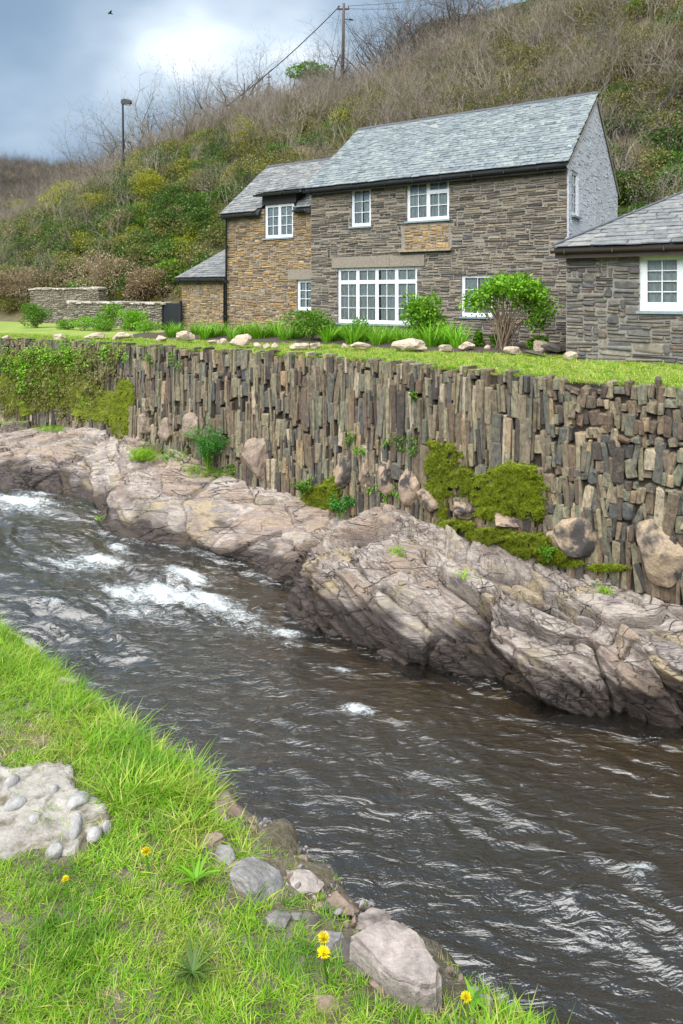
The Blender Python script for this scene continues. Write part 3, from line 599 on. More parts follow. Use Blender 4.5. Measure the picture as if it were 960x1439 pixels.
a3, hid, e3 = facets((along + jx * .5) * 4.2, (q + jy) * 11.0, 96, 0.8)
p1, h1 = plates(q + jy, 0.40, 91, 0.88); p2, h2 = plates(q + jy * .6, 0.13, 92, 0.8)
stre = 0.42 + 0.58 * rgt + 0.35 * np.clip(fbm(T * 0.5, b * 0.5, seed=12), -1, 1)
brk = np.clip(fbm(T * 0.9, b * 0.9, seed=44, octs=3) * 2.5 + 0.45, 0, 1)
msk = np.clip((SS + 0.02) / 0.1, 0, 1); low_ = rgt * np.clip((SS - 0.55) / 0.3, 0, 1)
brk = np.clip(fbm(T * 0.8, b * 0.8, seed=44, octs=3) * 3.0 - 0.1, 0, 1)
D = stre * (0.09 * p1 + 0.36 * a1 + 0.07 * a2 + brk * (0.05 * p2 + 0.02 * a3) - 0.16 * np.exp(-(e1 / 0.028) ** 2) - 0.05 * np.exp(-(e2 / 0.04) ** 2) + low_ * 0.09 * p2) + 0.17 * fbm(T * 0.6, b * 0.8, seed=83, octs=2) + 0.012 * fbm(T * 6, b * 7, seed=84, octs=4)
belly = np.clip((T + 7.4) / 0.8, 0, 1); D = D + belly * (0.24 * np.exp(-((SS - 0.72) / 0.17) ** 2) - 0.34 * np.clip((SS - 0.88) / 0.1, 0, 1))
# hollow crease in the right-hand rock
crease = np.exp(-((b - (1.15 + 0.33 * (T + 4.2))) / 0.16) ** 2) * np.clip((T + 4.4) / 0.6, 0, 1); D = D - 0.30 * crease
D = D * msk
P = P + NR * D[..., None]
wet = np.clip(1 - (P[..., 2] - water_z(T) - 0.10 - 0.22 * rgt - 0.34 * (fbm(T * 1.3, b * 2, seed=85) + 0.5)) / 0.24, 0, 1)
lay = 0.25 * h1 + 0.45 * cid + 0.3 * gid
struct('rock_ledge', mesh_np('rock_ledge', P, grid_faces(len(ts), len(S)), M_LEDGE, False, {'wet': wet, 'lay': lay}))
LEDGE_P, LEDGE_N = P, NR
def ledge_at(px, py):                 # nearest point of the ledge on a sight line
    Q = LEDGE_P.reshape(-1, 3); u = 480 + 960 * Q[:, 0] / Q[:, 1]; v = 415 + 960 * (CAM_H - Q[:, 2]) / Q[:, 1]
    d = (u - px) ** 2 + (v - py) ** 2; c = np.argsort(d)[:12]; k = c[np.argmin(Q[c, 1])]; return Vector(Q[k])

# ------------------------------------------------------------------ retaining wall of upright slates
ROT = -PHI
w0 = (-10.0, 12.4)
wall = empty('retaining_wall', W(*w0, -3.0), ROT, 'tall dry-stone river wall of dark slates set on end below the lawn', 'wall')
def wloc(t, n, z): return (t - w0[0], n - w0[1], z + 3.0)
ts = np.arange(-34, 6.2, 0.3); mb = MB()
for k in range(len(ts)):
    n = float(wall_n(ts[k])); zb_ = float(base_z(ts[k])) - 0.6
    mb.V += [wloc(ts[k], n - 0.045, zb_), wloc(ts[k], n + 0.04, -0.06), wloc(ts[k], n + 0.7, -0.06), wloc(ts[k], n + 0.7, zb_)]
    if k:
        a = 4 * (k - 1)
        for j in range(3): mb.F.append((a + j, a + 4 + j, a + 5 + j, a + 1 + j))
mb.build('core', M_CORE, wall)
items = []
def wall_tier(ta, tb, ztop, zbot, wr, hmin, lean_s, bev):
    """one ragged tier of slates on end between two wandering heights"""
    t = ta
    while t < tb:
        w = random.choice(wr)(); tc = t + w / 2; n = float(wall_n(tc)); rz = math.atan((float(wall_n(tc + 0.3)) - float(wall_n(tc - 0.3))) / 0.6)
        za, zb_ = ztop(tc), zbot(tc); segs = [(za, zb_)]
        if za - zb_ > hmin * 2.2 and random.random() < 0.45:
            zm = zb_ + (za - zb_) * random.uniform(0.3, 0.7); segs = [(za, zm), (zm, zb_)]
        for a, c in segs:
            h = a - c
            if h < 0.05: continue
            dep = random.uniform(0.22, 0.32); zc = (a + c) / 2; batter = 0.09 * zc / 3.0; out_ = random.triangular(0.01, 0.10, 0.05); ww = w * random.uniform(1.04, 1.2); hh = h * random.uniform(1.0, 1.06)
            x, y, z = wloc(tc + random.uniform(-0.01, 0.01), n + batter + dep / 2 - out_, zc)
            items.append((pick_proto(M_WALL_ST, ww, hh, bevel=bev, skew=0.15, jit=0.09), TRS(x, y, z, random.gauss(0, 0.03), random.gauss(0, lean_s), rz + random.gauss(0, 0.08), ww, dep, hh), ww, h))
        t += w
U = random.uniform
def bnd(z0, amp, jit, seed): return lambda t: z0 + amp * float(fbm(np.array([t * 0.7]), np.array([seed * 3.3]), seed=seed, octs=2)[0]) + U(-jit, jit)
wide = [lambda: U(0.03, 0.055), lambda: U(0.04, 0.075), lambda: U(0.055, 0.10), lambda: U(0.09, 0.17)]
TR = -3.25
foot = lambda t: float(base_z(t)) - U(0.1, 0.2)
BB = [lambda t: U(-0.07, 0.07), bnd(-0.30, 0.2, 0.13, 201), bnd(-0.78, 0.4, 0.2, 202), bnd(-1.35, 0.5, 0.24, 203), bnd(-1.95, 0.5, 0.24, 204), bnd(-2.5, 0.3, 0.2, 205), foot]
for a_, b_ in zip(BB, BB[1:]): wall_tier(-26, TR, a_, b_, wide, 0.3, 0.05, 0.13)
sm = [lambda: U(0.045, 0.08), lambda: U(0.06, 0.10), lambda: U(0.08, 0.13), lambda: U(0.11, 0.18)]
lv = [0.0, -0.16, -0.42, -0.72, -0.98, -1.36, -1.66, -2.02, -2.42]; bs = [bnd(z, 0.16, 0.07, 210 + k) for k, z in enumerate(lv)]
for k in range(len(lv)): wall_tier(TR, 5.0, bs[k], bs[k + 1] if k + 1 < len(lv) else foot, sm, 0.14, 0.12, 0.2)
pieces(wall, 'stone', items, 300)
def rock_mesh(name, mat, seed, sub=3, rough=0.22, cuts=5, flat=None, smooth=False):
    r = np.random.default_rng(seed); bm = bmesh.new(); bmesh.ops.create_icosphere(bm, subdivisions=sub, radius=1.0)
    V = np.array([v.co[:] for v in bm.verts]); 
    for _ in range(cuts):
        d = unit(r.normal(size=3)); c = r.uniform(0.5, 0.82); k = V @ d; over = np.clip(k - c, 0, None); V = V - np.outer(over * 0.97, d)
    nz = fbm(V[:, 0] * 1.5 + seed, V[:, 1] * 1.5, V[:, 2] * 1.5, seed=seed, octs=4); V = V * (1 + rough * nz)[:, None]
    if flat is not None: V[:, 2] = np.maximum(V[:, 2], flat)
    ext = np.abs(V).max(0); V = V / ext
    for v, c in zip(bm.verts, V): v.co = c
    me = bpy.data.meshes.new(name); bm.to_mesh(me); bm.free()
    if smooth: me.polygons.foreach_set('use_smooth', np.ones(len(me.polygons), bool))
    me.materials.append(mat); return me
BOULD = [(201, 600, 30, 36, M_BOULDER, 'pinkish boulder with a knobbly face, first from the mossy end of the wall'), (233, 606, 30, 36, M_BOULDER, None), (268, 601, 36, 42, M_BOULDER, None), (361, 645, 50, 62, M_BOULDER, 'tall pinkish boulder in the wall foot beside the feathery green plant'),
         (483, 664, 40, 46, M_BOULDER_T, 'round tan boulder with a black stained side'), (515, 668, 26, 44, M_BOULDER_D, None), (545, 672, 34, 58, M_BOULDER_D, None), (575, 685, 34, 60, M_BOULDER_D, None), (602, 706, 40, 34, M_BOULDER_D, None), (655, 718, 44, 26, M_BOULDER_D, None), (712, 733, 50, 26, M_BOULDER_D, None),
         (801, 748, 70, 70, M_BOULDER_T, 'large tan boulder at the end of the moss'), (936, 778, 86, 84, M_BOULDER_T, 'largest boulder in the wall foot, half black and half tan')]
for k, (px, py, w, h, m, lb) in enumerate(BOULD):
    n = 12.0
    for _ in range(12): tt, zz = pn(px, py, n); n = float(wall_n(tt)) - 0.12
    d = W(tt, n).y; o = link('boulder', rock_mesh('boulder', m, 300 + k, 4, 0.20, 7), wall); o.location = wloc(tt, n + 0.05, zz)
    o.scale = (w / 960 * d * 0.54, 0.17 + 0.12 * w / 70, h / 960 * d * 0.53); o.rotation_euler = (0, random.uniform(-0.2, 0.2), random.uniform(-0.3, 0.3))
    if lb: o['label'] = lb
# ------------------------------------------------------------------ houses: local x runs along t, local y away from the river
def rubble(w, h, holes, cell=(0.06, 0.031), wr=(4, 13), hr=((1, 2, 3, 4), (0.27, 0.43, 0.24, 0.06)), gap=0.017, x0=0.0, top=None):
    """random rubble: stones of all sizes fitted into a fine grid without running courses"""
    nx, nz = max(1, int(round(w / cell[0]))), max(1, int(round(h / cell[1]))); cx, cz = w / nx, h / nz; used = np.zeros((nx, nz), bool); out = []
    wav = [random.uniform(0, 6.28) for _ in range(3)]; base = random.randrange(nx)
    for j in range(nz):
        i = 0
        while i < nx:
            if used[i, j]: i += 1; continue
            kh = min(random.choices(hr[0], hr[1])[0], nz - j); kw = random.randint(*wr)
            if kh >= 3: kw = max(2, int(kw * random.uniform(0.45, 0.9)))
            run = 0
            while i + run < nx and run < kw and not used[i + run, j]: run += 1
            if i + run < nx and not used[i + run, j]:
                rest = 0
                while i + run + rest < nx and not used[i + run + rest, j] and rest < 3: rest += 1
                if rest < 2: run += rest
            used[i:i + run, j:j + kh] = True
            a, b = x0 + i * cx, x0 + (i + run) * cx; c, d = j * cz, (j + kh) * cz
            if 0 < i: a += random.uniform(-0.012, 0.012)
            c += random.uniform(-0.005, 0.005); d += random.uniform(-0.005, 0.005)
            r = [a + gap / 2, b - gap / 2, c + gap / 2, d - gap / 2]
            for (h0, h1, g0, g1) in holes:
                if r[0] < h1 and r[1] > h0 and r[2] < g1 and r[3] > g0:
                    cc = [(r[0], min(r[1], h0), r[2], r[3]), (max(r[0], h1), r[1], r[2], r[3]), (r[0], r[1], r[2], min(r[3], g0)), (r[0], r[1], max(r[2], g1), r[3])]
                    cc = [q for q in cc if q[1] - q[0] > 0.03 and q[3] - q[2] > 0.015]
                    r = list(max(cc, key=lambda q: (q[1] - q[0]) * (q[3] - q[2]))) if cc else None
                    if r is None: break
            if r and top:
                lim = top((r[0] + r[1]) / 2)
                if r[2] > lim - 0.03: r = None
                else: r[3] = min(r[3], lim)
            if r and r[1] - r[0] > 0.025 and r[3] - r[2] > 0.012: out.append(r)
            i += run
    return out
def stone_items(rects, mat, face='front', at=0.0, dep=0.10, proud=(0.0, 0.026)):
    it = []
    for (a, b, c, d) in rects:
        w, h = b - a, d - c; pr = random.uniform(*proud); me = pick_proto(mat, w, h, bevel=0.24, skew=0.22, jit=0.08)
        rz = random.gauss(0, 0.02); ry = random.gauss(0, 0.022)
        if face == 'front': M = TRS((a + b) / 2, at + dep / 2 - pr, (c + d) / 2, 0, ry, rz, w, dep, h)
        else: M = TRS(at - dep / 2 + pr, (a + b) / 2, (c + d) / 2, ry, 0, math.pi / 2 + rz, w, dep, h)
        it.append((me, M, w, h))
    return it
def wall_slab(x0, x1, z0, z1, y0, y1, holes):
    xs = sorted({x0, x1} | {v for h in holes for v in h[:2] if x0 < v < x1}); zs = sorted({z0, z1} | {v for h in holes for v in h[2:] if z0 < v < z1})
    solid = lambda i, j: 0 <= i < len(xs) - 1 and 0 <= j < len(zs) - 1 and not any(h[0] < (xs[i] + xs[i + 1]) / 2 < h[1] and h[2] < (zs[j] + zs[j + 1]) / 2 < h[3] for h in holes)
    mb = MB()
    for i in range(len(xs) - 1):
        for j in range(len(zs) - 1):
            if not solid(i, j): continue
            a, b, c, d = xs[i], xs[i + 1], zs[j], zs[j + 1]
            mb.add([(a, y0, c), (b, y0, c), (b, y0, d), (a, y0, d)], [(0, 1, 2, 3)]); mb.add([(a, y1, c), (b, y1, c), (b, y1, d), (a, y1, d)], [(3, 2, 1, 0)])
            if not solid(i - 1, j): mb.add([(a, y0, c), (a, y1, c), (a, y1, d), (a, y0, d)], [(3, 2, 1, 0)])
            if not solid(i + 1, j): mb.add([(b, y0, c), (b, y1, c), (b, y1, d), (b, y0, d)], [(0, 1, 2, 3)])
            if not solid(i, j - 1): mb.add([(a, y0, c), (b, y0, c), (b, y1, c), (a, y1, c)], [(3, 2, 1, 0)])
            if not solid(i, j + 1): mb.add([(a, y0, d), (b, y0, d), (b, y1, d), (a, y1, d)], [(0, 1, 2, 3)])
    return mb
PANE = None
def window(parent, x0, x1, z0, z1, cas, yf=0.07, sill=True, curtain=True, label=None, fw=0.055, frame_mat=None, face='front', at=0.0, name='window'):
    """cas: list of (width share, columns, [(height share, rows), ...] from the top)"""
    global PANE
    if PANE is None: PANE = MB().box(-.5, .5, -.5, .5, -.5, .5).mesh('pane', M_GLASS)
    mb = MB(); H = z1 - z0; panes = []
    mb.box(x0, x0 + fw, yf, yf + .08, z0, z1); mb.box(x1 - fw, x1, yf, yf + .08, z0, z1)
    mb.box(x0 + fw, x1 - fw, yf, yf + .08, z0, z0 + fw * 1.2); mb.box(x0 + fw, x1 - fw, yf, yf + .08, z1 - fw, z1)
    ia, ib, ja, jb = x0 + fw, x1 - fw, z0 + fw * 1.2, z1 - fw
    tw = sum(c[0] for c in cas); mw = 0.045; free = (ib - ia) - mw * (len(cas) - 1); x = ia
    for k, (share, cols, lights) in enumerate(cas):
        cw = free * share / tw
        th = sum(l[0] for l in lights); zt = jb; fz = (jb - ja) - mw * (len(lights) - 1)
        for q, (hs, rows) in enumerate(lights):
            lh = fz * hs / th; a, b, c, d = x, x + cw, zt - lh, zt; st = 0.036; y = yf + 0.012
            mb.box(a, a + st, y, y + .055, c, d); mb.box(b - st, b, y, y + .055, c, d); mb.box(a + st, b - st, y, y + .055, c, c + st * 1.15); mb.box(a + st, b - st, y, y + .055, d - st, d)
            pa, pb, pc, pd_ = a + st, b - st, c + st * 1.15, d - st; bw = 0.02
            for i in range(1, cols): xm = pa + (pb - pa) * i / cols; mb.box(xm - bw / 2, xm + bw / 2, y + .008, y + .045, pc, pd_)
            for j in range(1, rows):
                zm = pc + (pd_ - pc) * j / rows; xs_ = [pa + (pb - pa) * i / cols for i in range(cols + 1)]
                for i in range(cols): mb.box(xs_[i] + (bw / 2 if i else 0), xs_[i + 1] - (bw / 2 if i < cols - 1 else 0), y + .010, y + .043, zm - bw / 2, zm + bw / 2)
            for i in range(cols):
                for j in range(rows): panes.append((pa + (pb - pa) * (i + .5) / cols, y + .028, pc + (pd_ - pc) * (j + .5) / rows, (pb - pa) / cols - 0.004, 0.005, (pd_ - pc) / rows - 0.004))
            zt -= lh + mw
            if q < len(lights) - 1: mb.box(x, x + cw, yf + .004, yf + .075, zt, zt + mw)
        x += cw + mw
        if k < len(cas) - 1: mb.box(x - mw, x, yf + .004, yf + .075, ja, jb)
    wv = mb.build(name, frame_mat or M_WHITE, parent)
    if face == 'side': wv.location = (at, 0, 0); wv.rotation_euler = (0, 0, math.pi / 2)
    if label: wv['label'] = label
    for (cx, cy, cz, sx, sy, sz) in panes:
        o = link('pane', PANE, wv); o.location = (cx, cy, cz); o.scale = (sx, sy, sz); o.rotation_euler = (random.gauss(0, 0.012), 0, random.gauss(0, 0.012))
    if sill: MB().box(x0 - .05, x1 + .05, -.06, yf + .02, z0 - .055, z0 - .004).build('sill', M_SILL, wv)
    if curtain:
        ys = yf + .085; nk = int((x1 - x0) / 0.02); mid = (x0 + x1) / 2; V = []; F = []
        for i in range(nk + 1):
            xx = x0 + (x1 - x0) * i / nk; dy = 0.022 * math.sin(xx * 42 + 1.3 * math.sin(xx * 7)) + 0.012 * math.sin(xx * 95)
            V += [(xx, ys + dy, z0 + .03), (xx, ys + dy * 0.6, z1 - .02)]
        for i in range(nk):
            if abs(x0 + (x1 - x0) * (i + .5) / nk - mid) > 0.035 * (x1 - x0): F.append((2 * i, 2 * i + 2, 2 * i + 3, 2 * i + 1))
        me = bpy.data.meshes.new('curtain'); me.from_pydata(V, [], F); me.materials.append(M_CURTAIN); link('curtain', me, wv)
    return wv
def slate_items(mat, x0f, x1f, L, pitch, y0, z0, gauge=0.2, wid=(0.18, 0.38), skip=None):
    """slates on a slope that starts at (y0, z0) and runs L up the rafters"""
    it = []; d = 0.0; row = 0; proto = []
    for k in range(5): proto.append(stone_proto(mat, 1.7, 40 + k, bevel=0.012, jit=0.014, name='slate'))
    cy, sy = math.cos(pitch), math.sin(pitch)
    while d < L - 0.03:
        g = gauge * (1.12 - 0.3 * d / L); x = x0f(d); xe = x1f(d); x -= random.uniform(0, 0.15)
        while x < xe:
            w = random.uniform(*wid); a, b = max(x, x0f(d)), min(x + w, xe)
            if b - a > 0.05 and not (skip and skip((a + b) / 2, d)):
                ln = min(g * 1.35, L - d + 0.02); th = random.uniform(0.012, 0.026); dm = d + ln / 2 + random.uniform(-0.012, 0.012); lift = 0.032 + random.uniform(0, 0.01)
                M = TRS((a + b) / 2, y0 + dm * cy - lift * sy, z0 + dm * sy + lift * cy, pitch - 0.075 + random.gauss(0, 0.012), random.gauss(0, 0.008), random.gauss(0, 0.01), b - a - 0.006, ln, th)
                it.append((random.choice(proto), M, b - a, g))
            x += w
        d += g; row += 1
    return it
def ridge(parent, x0, x1, y, z, pitch):
    x = x0; hw, th = 0.16, 0.03
    me = MB(); c, s_ = math.cos(pitch), math.sin(pitch)
    me.prism([(0, 0.035), (hw * c, -hw * s_ + 0.035), (hw * c, -hw * s_ + 0.015 - th), (0, 0.01 - th), (-hw * c, -hw * s_ + 0.015 - th), (-hw * c, -hw * s_ + 0.035)], (0, 1), 'x')
    m = me.mesh('ridge_tile', M_RIDGE); items = []
    while x < x1 - 0.02:
        w = min(0.46, x1 - x); o = link('ridge_tile', m, parent); o.location = (x, y, z + random.uniform(0.03, 0.045)); o.scale = (w - 0.006, 1, 1); o.rotation_euler = (0, random.gauss(0, 0.006), 0); x += w
def gutter(parent, x0, x1, y, z, name='gutter', mat=None):
    mb = MB(); k = 7; pts = [(math.cos(math.pi + math.pi * i / k) * 0.062, math.sin(math.pi + math.pi * i / k) * 0.062) for i in range(k + 1)]
    pin = [(a * 0.86, b * 0.86 + 0.002) for a, b in reversed(pts)]
    mb.prism([(y + a, z + b) for a, b in pts + pin], (x0, x1), 'x'); g = mb.build(name, mat or M_GUTTER, parent)
    x = x0 + 0.3
    while x < x1:
        MB().box(x - .012, x + .012, y - .07, y + .075, z - .072, z + .012).build('gutter_bracket', mat or M_GUTTER, g); x += 0.95
    return g
def downpipe(parent, x, y, z0, z1):
    p = MB().tube([(x, y - .07, z1), (x, y, z1 - .12), (x, y, z0)], 0.036, 8).build('downpipe', M_GUTTER, parent, True)
    for zz in np.arange(z0 + 0.5, z1 - 0.2, 1.3): MB().box(x - .052, x + .052, y - .044, y + .05, zz, zz + .05).build('pipe_clip', M_GUTTER, p)
def boxes(parent, name, mat, bs):
    mb = MB()
    for b in bs: mb.box(*b)
    return mb.build(name, mat, parent)

# ---- main cottage
HN = 18.776; HT = -13.325; HL = 8.46; EZ = 5.03; HALF = 3.3; PIT = math.radians(37.4)
cot = empty('stone_cottage', W(HT, HN, 0), ROT, 'two-storey dark slate-stone cottage with pale slate roof and white gable end', 'cottage')
def hl(px, py): t, z = pn(px, py, HN); return t - HT, z
def hrect(pxa, pxb, pya, pyb, f=hl):
    m_ = (pxa + pxb) / 2; return (f(pxa, pyb)[0], f(pxb, pyb)[0], f(m_, pyb)[1], f(m_, pya)[1])
wA = hrect(493, 521, 263.5, 318); wB = hrect(571, 631, 251, 309.5); wC = hrect(474, 586, 375.5, 455); wD = hrect(648, 692, 386, 445)
lint = hrect(467, 597, 358, 375); ledg = hrect(564, 633, 350, 356); patch = hrect(569, 631, 316, 350)
lint = (lint[0], lint[1], wC[3] + 0.004, wC[3] + 0.36)
fw_ = wall_slab(0, HL, -0.3, EZ, 0.008, 0.45, [wA, wB, wC, wD]).build('front_wall', M_MORTAR, cot)
rects = rubble(HL, EZ, [wA, wB, wC, wD, lint, (ledg[0], ledg[1], patch[2], patch[3] + 0.02)])
pieces(fw_, 'stone', stone_items(rects, M_SLATE_WALL), 300)
pr = rubble(patch[1] - patch[0], patch[3] - patch[2], [], (0.05, 0.045), (3, 6), x0=patch[0])
infill = boxes(cot, 'infill_panel', M_MORTAR, [(patch[0], patch[1], -0.004, 0.018, patch[2], patch[3])]); infill['label'] = 'patch of golden stone filling an old opening under the upper window'
pieces(infill, 'stone', [(m_, Matrix.Translation((0, -0.012, patch[2])) @ M_, a, b) for m_, M_, a, b in stone_items(pr, M_GOLD_WALL, dep=0.06, proud=(0.0, 0.02))], 60)
boxes(cot, 'slate_ledge', M_SLATE_WALL, [(ledg[0] - 0.05, ledg[1] + 0.05, -0.13, 0.02, patch[2] - 0.07, patch[2] - 0.005)])
mid = lint[0] + (lint[1] - lint[0]) * 0.64
lo = boxes(cot, 'lintel', M_LINTEL, [(lint[0], mid - .008, -0.03, 0.2, lint[2], lint[3]), (mid + .008, lint[1], -0.036, 0.2, lint[2], lint[3] - 0.02)])
big = [(1, 2, [(0.24, 1), (0.76, 3)])] * 4
window(cot, *wC, big, label='wide four-light white window on the ground floor')
window(cot, *wA, [(1, 2, [(1, 3)])], label='narrow upper window')
window(cot, *wB, [(1, 2, [(1, 3)]), (1, 2, [(0.30, 1), (0.70, 2)])], label='double upper window')
window(cot, *wD, [(1, 2, [(1, 3)])], label='ground-floor window half behind the shrub')
# gable facing downstream, limewashed
D2 = 2 * HALF; rise = HALF * math.tan(PIT)
gtop = lambda y: EZ + (HALF - abs(y - HALF)) * math.tan(PIT) - 0.02
t1 = W(HT + HL, HN); 
gw = (0.38, 1.12, 3.55, 4.80)
mb = MB()
def gable_slab(x0, x1, hole):
    ys = [0.028, hole[0], hole[1], HALF, D2]; mb = MB(); x = (x0, x1)
    for i in range(4):
        a, b = ys[i], ys[i + 1]; zs = [(-0.3, -0.3, gtop(a), gtop(b))]
        if i == 1: zs = [(-0.3, -0.3, hole[2], hole[2]), (hole[3], hole[3], gtop(a), gtop(b))]
        for (za, zb, zc, zd) in zs:
            mb.add([(x1, a, za), (x1, b, zb), (x1, b, zd), (x1, a, zc)], [(0, 1, 2, 3)]); mb.add([(x0, a, za), (x0, b, zb), (x0, b, zd), (x0, a, zc)], [(3, 2, 1, 0)])
    a, b, c, d = hole
    mb.add([(x0, a, c), (x1, a, c), (x1, b, c), (x0, b, c), (x0, a, d), (x1, a, d), (x1, b, d), (x0, b, d)], [(0, 1, 2, 3), (7, 6, 5, 4), (0, 4, 5, 1), (3, 2, 6, 7)])
    mb.add([(x0, 0.028, -0.3), (x1, 0.028, -0.3), (x1, 0.028, gtop(0)), (x0, 0.028, gtop(0))], [(0, 1, 2, 3)])
    return mb
gwall = gable_slab(HL - 0.42, HL + 0.03, gw).build('gable_wall', M_PAINT_STONE, cot); gwall['label'] = 'limewashed pale blue-grey gable end'
rects = rubble(D2 - 0.05, EZ + rise, [gw], (0.07, 0.05), (3, 8), x0=0.05, top=gtop, gap=0.008)
pieces(gwall, 'painted_stone', stone_items(rects, M_PAINT_STONE, 'side', HL + 0.03, proud=(-0.004, 0.010)), 160)
window(cot, *gw, [(1, 2, [(1, 4)])], yf=0.05, sill=True, curtain=False, face='side', at=HL + 0.05, label='narrow window in the white gable end')
boxes(cot, 'back_wall', M_MORTAR, [(0, HL - 0.43, D2 - 0.4, D2, -0.3, EZ)])
MB().prism([(0.46, -0.3), (D2 - 0.41, -0.3), (D2 - 0.41, EZ + .3), (HALF, EZ + rise - 0.1), (0.46, EZ + .3)], (0.0, 0.4), 'x').build('party_wall', M_MORTAR, cot)
boxes(cot, 'floor', M_ROOM_SHADE, [(0.42, HL - 0.44, 0.46, D2 - 0.42, 2.45, 2.6)])
OV = 0.2; cy, sy = math.cos(PIT), math.sin(PIT); RL = (HALF + OV) / cy; zE = EZ - OV * math.tan(PIT) + 0.03
roof = MB().prism([(-OV, zE), (HALF, EZ + rise + 0.03), (D2 + OV, zE), (D2 + OV, zE - 0.1), (HALF, EZ + rise - 0.08), (-OV, zE - 0.1)], (-0.08, HL + 0.07), 'x').build('roof', M_ROOF_DECK, cot)
pieces(roof, 'slate', slate_items(M_SLATES, lambda d: -0.12, lambda d: HL + 0.11, RL, PIT, -OV - 0.03, zE - 0.01, 0.15, (0.14, 0.34)), 300)
ridge(roof, -0.12, HL + 0.1, HALF, EZ + rise + 0.05, PIT)
boxes(cot, 'fascia', M_FASCIA, [(-0.06, HL + 0.04, -0.19, -0.15, EZ - 0.33, EZ - 0.125)]); boxes(cot, 'soffit', M_FASCIA, [(-0.06, HL + 0.03, -0.148, 0.018, EZ - 0.2, EZ - 0.17)])
gutter(cot, -0.14, HL + 0.06, -0.262, zE - 0.085)
MB().prism([(-OV, zE - 0.102), (HALF, EZ + rise - 0.082), (D2 + OV, zE - 0.102), (D2 + OV, zE - 0.16), (HALF, EZ + rise - 0.16), (-OV, zE - 0.16)], (HL + 0.054, HL + 0.085), 'x').build('bargeboard', M_COPING, cot)

# ---- golden side wing
WN_ = HN + 0.14; xl, _ = pn(317.5, 296, WN_); WT0 = xl; WL = HT - WT0; WEZ = 4.42; WH = 2.6; WP = math.radians(38)
wing = empty('cottage_wing', W(WT0, WN_, 0), ROT, 'golden-brown stone side wing of the cottage with a small dormer window', 'cottage')
def wl(px, py): t, z = pn(px, py, WN_); return t - WT0, z
wE = hrect(371.5, 411.5, 286.5, 334, wl); wF = hrect(417, 441, 393, 436, wl); wF = (wF[0], WL - 0.04, wF[2], wF[3])
lin2 = hrect(405, 437, 377, 392, wl); lin2 = (lin2[0], WL - 0.03, wF[3] + 0.004, wF[3] + 0.36)
ww_ = wall_slab(0, WL - 0.01, -0.3, WEZ, 0.008, 0.4, [wE, wF]).build('front_wall', M_MORTAR, wing)
pieces(ww_, 'stone', stone_items(rubble(WL - 0.02, WEZ, [wE, wF, lin2], (0.055, 0.036), (3, 9), ((1, 2, 3, 4), (.22, .44, .28, .06))), M_GOLD_WALL), 300)
boxes(wing, 'lintel', M_LINTEL, [(lin2[0], lin2[1], -0.025, 0.2, lin2[2], lin2[3])])
window(wing, *wE, [(1, 2, [(1, 3)])] * 2, label='dormer window breaking the eaves'); window(wing, *wF, [(1, 2, [(1, 3)])], label='small ground-floor window in the corner')
wr = WH * math.tan(WP); wd2 = 2 * WH
MB().prism([(0.022, -0.3), (wd2, -0.3), (wd2, WEZ), (WH, WEZ + wr - 0.02), (0.022, WEZ)], (-0.01, 0.4), 'x').build('end_wall', M_GOLD_WALL, wing)
boxes(wing, 'back_wall', M_MORTAR, [(0.41, WL - 0.01, wd2 - 0.4, wd2 - 0.01, -0.3, WEZ)])
boxes(wing, 'floor', M_ROOM_SHADE, [(0.42, WL - 0.02, 0.41, wd2 - 0.42, 2.3, 2.45)])
wzE = WEZ - 0.16 * math.tan(WP) + 0.03; dx0, dx1 = wE[0] - 0.12, WL + 0.0
dz = WEZ + 0.52        # dormer roof edge
wroof = MB().prism([(-0.16, wzE), (WH, WEZ + wr + 0.03), (wd2 + .16, wzE), (wd2 + .16, wzE - 0.1), (WH, WEZ + wr - 0.08), (-0.16, wzE - 0.1)], (-0.1, dx0), 'x')
wroof.prism([(0.46, wzE + 0.62 * math.tan(WP)), (WH, WEZ + wr + 0.03), (wd2 + .16, wzE), (wd2 + .16, wzE - 0.1), (WH, WEZ + wr - 0.08), (0.46, wzE + 0.62 * math.tan(WP) - 0.1)], (dx0 + 0.001, WL - 0.005), 'x')
wx1 = wE[1] + 0.16
wroof.prism([(-0.16, wzE), (0.455, wzE + 0.615 * math.tan(WP)), (0.455, wzE + 0.615 * math.tan(WP) - 0.1), (-0.16, wzE - 0.1)], (wx1, WL - 0.005), 'x')
wroof = wroof.build('roof', M_ROOF_DECK, wing)
dr = MB()
pieces(wroof, 'slate', slate_items(M_SLATES_W, lambda d: -0.13, lambda d: WL - 0.01, (WH + 0.16) / math.cos(WP), WP, -0.19, wzE - 0.01, 0.155,
       skip=lambda x, d: d < 0.95 and dx0 - 0.02 < x < wx1), 240)
ridge(wroof, -0.14, WL + 1.2, WH, WEZ + wr + 0.05, WP)
dorm = boxes(wing, 'dormer', M_FASCIA, [(dx0 + 0.02, wx1 - 0.02, 0.0, 0.10, wE[3] + 0.006, dz - 0.06), (dx0, dx0 + 0.06, 0.101, 1.1, WEZ - 0.05, dz - 0.02), (wx1 - 0.06, wx1, 0.101, 1.1, WEZ - 0.05, dz - 0.02)])
dp = math.radians(13); ddx0, ddx1 = dx0 - 0.12, WL - 0.02
droof = MB().prism([(-0.2, dz), (1.35, dz + 1.55 * math.tan(dp)), (1.35, dz + 1.55 * math.tan(dp) - 0.06), (-0.2, dz - 0.06)], (ddx0, wx1 + 0.34), 'x').build('dormer_roof', M_ROOF_DECK, wing)
pieces(droof, 'slate', slate_items(M_SLATES_W, lambda d: ddx0 - 0.03, lambda d: wx1 + 0.38, 1.45, dp, -0.23, dz - 0.01, 0.2), 60)
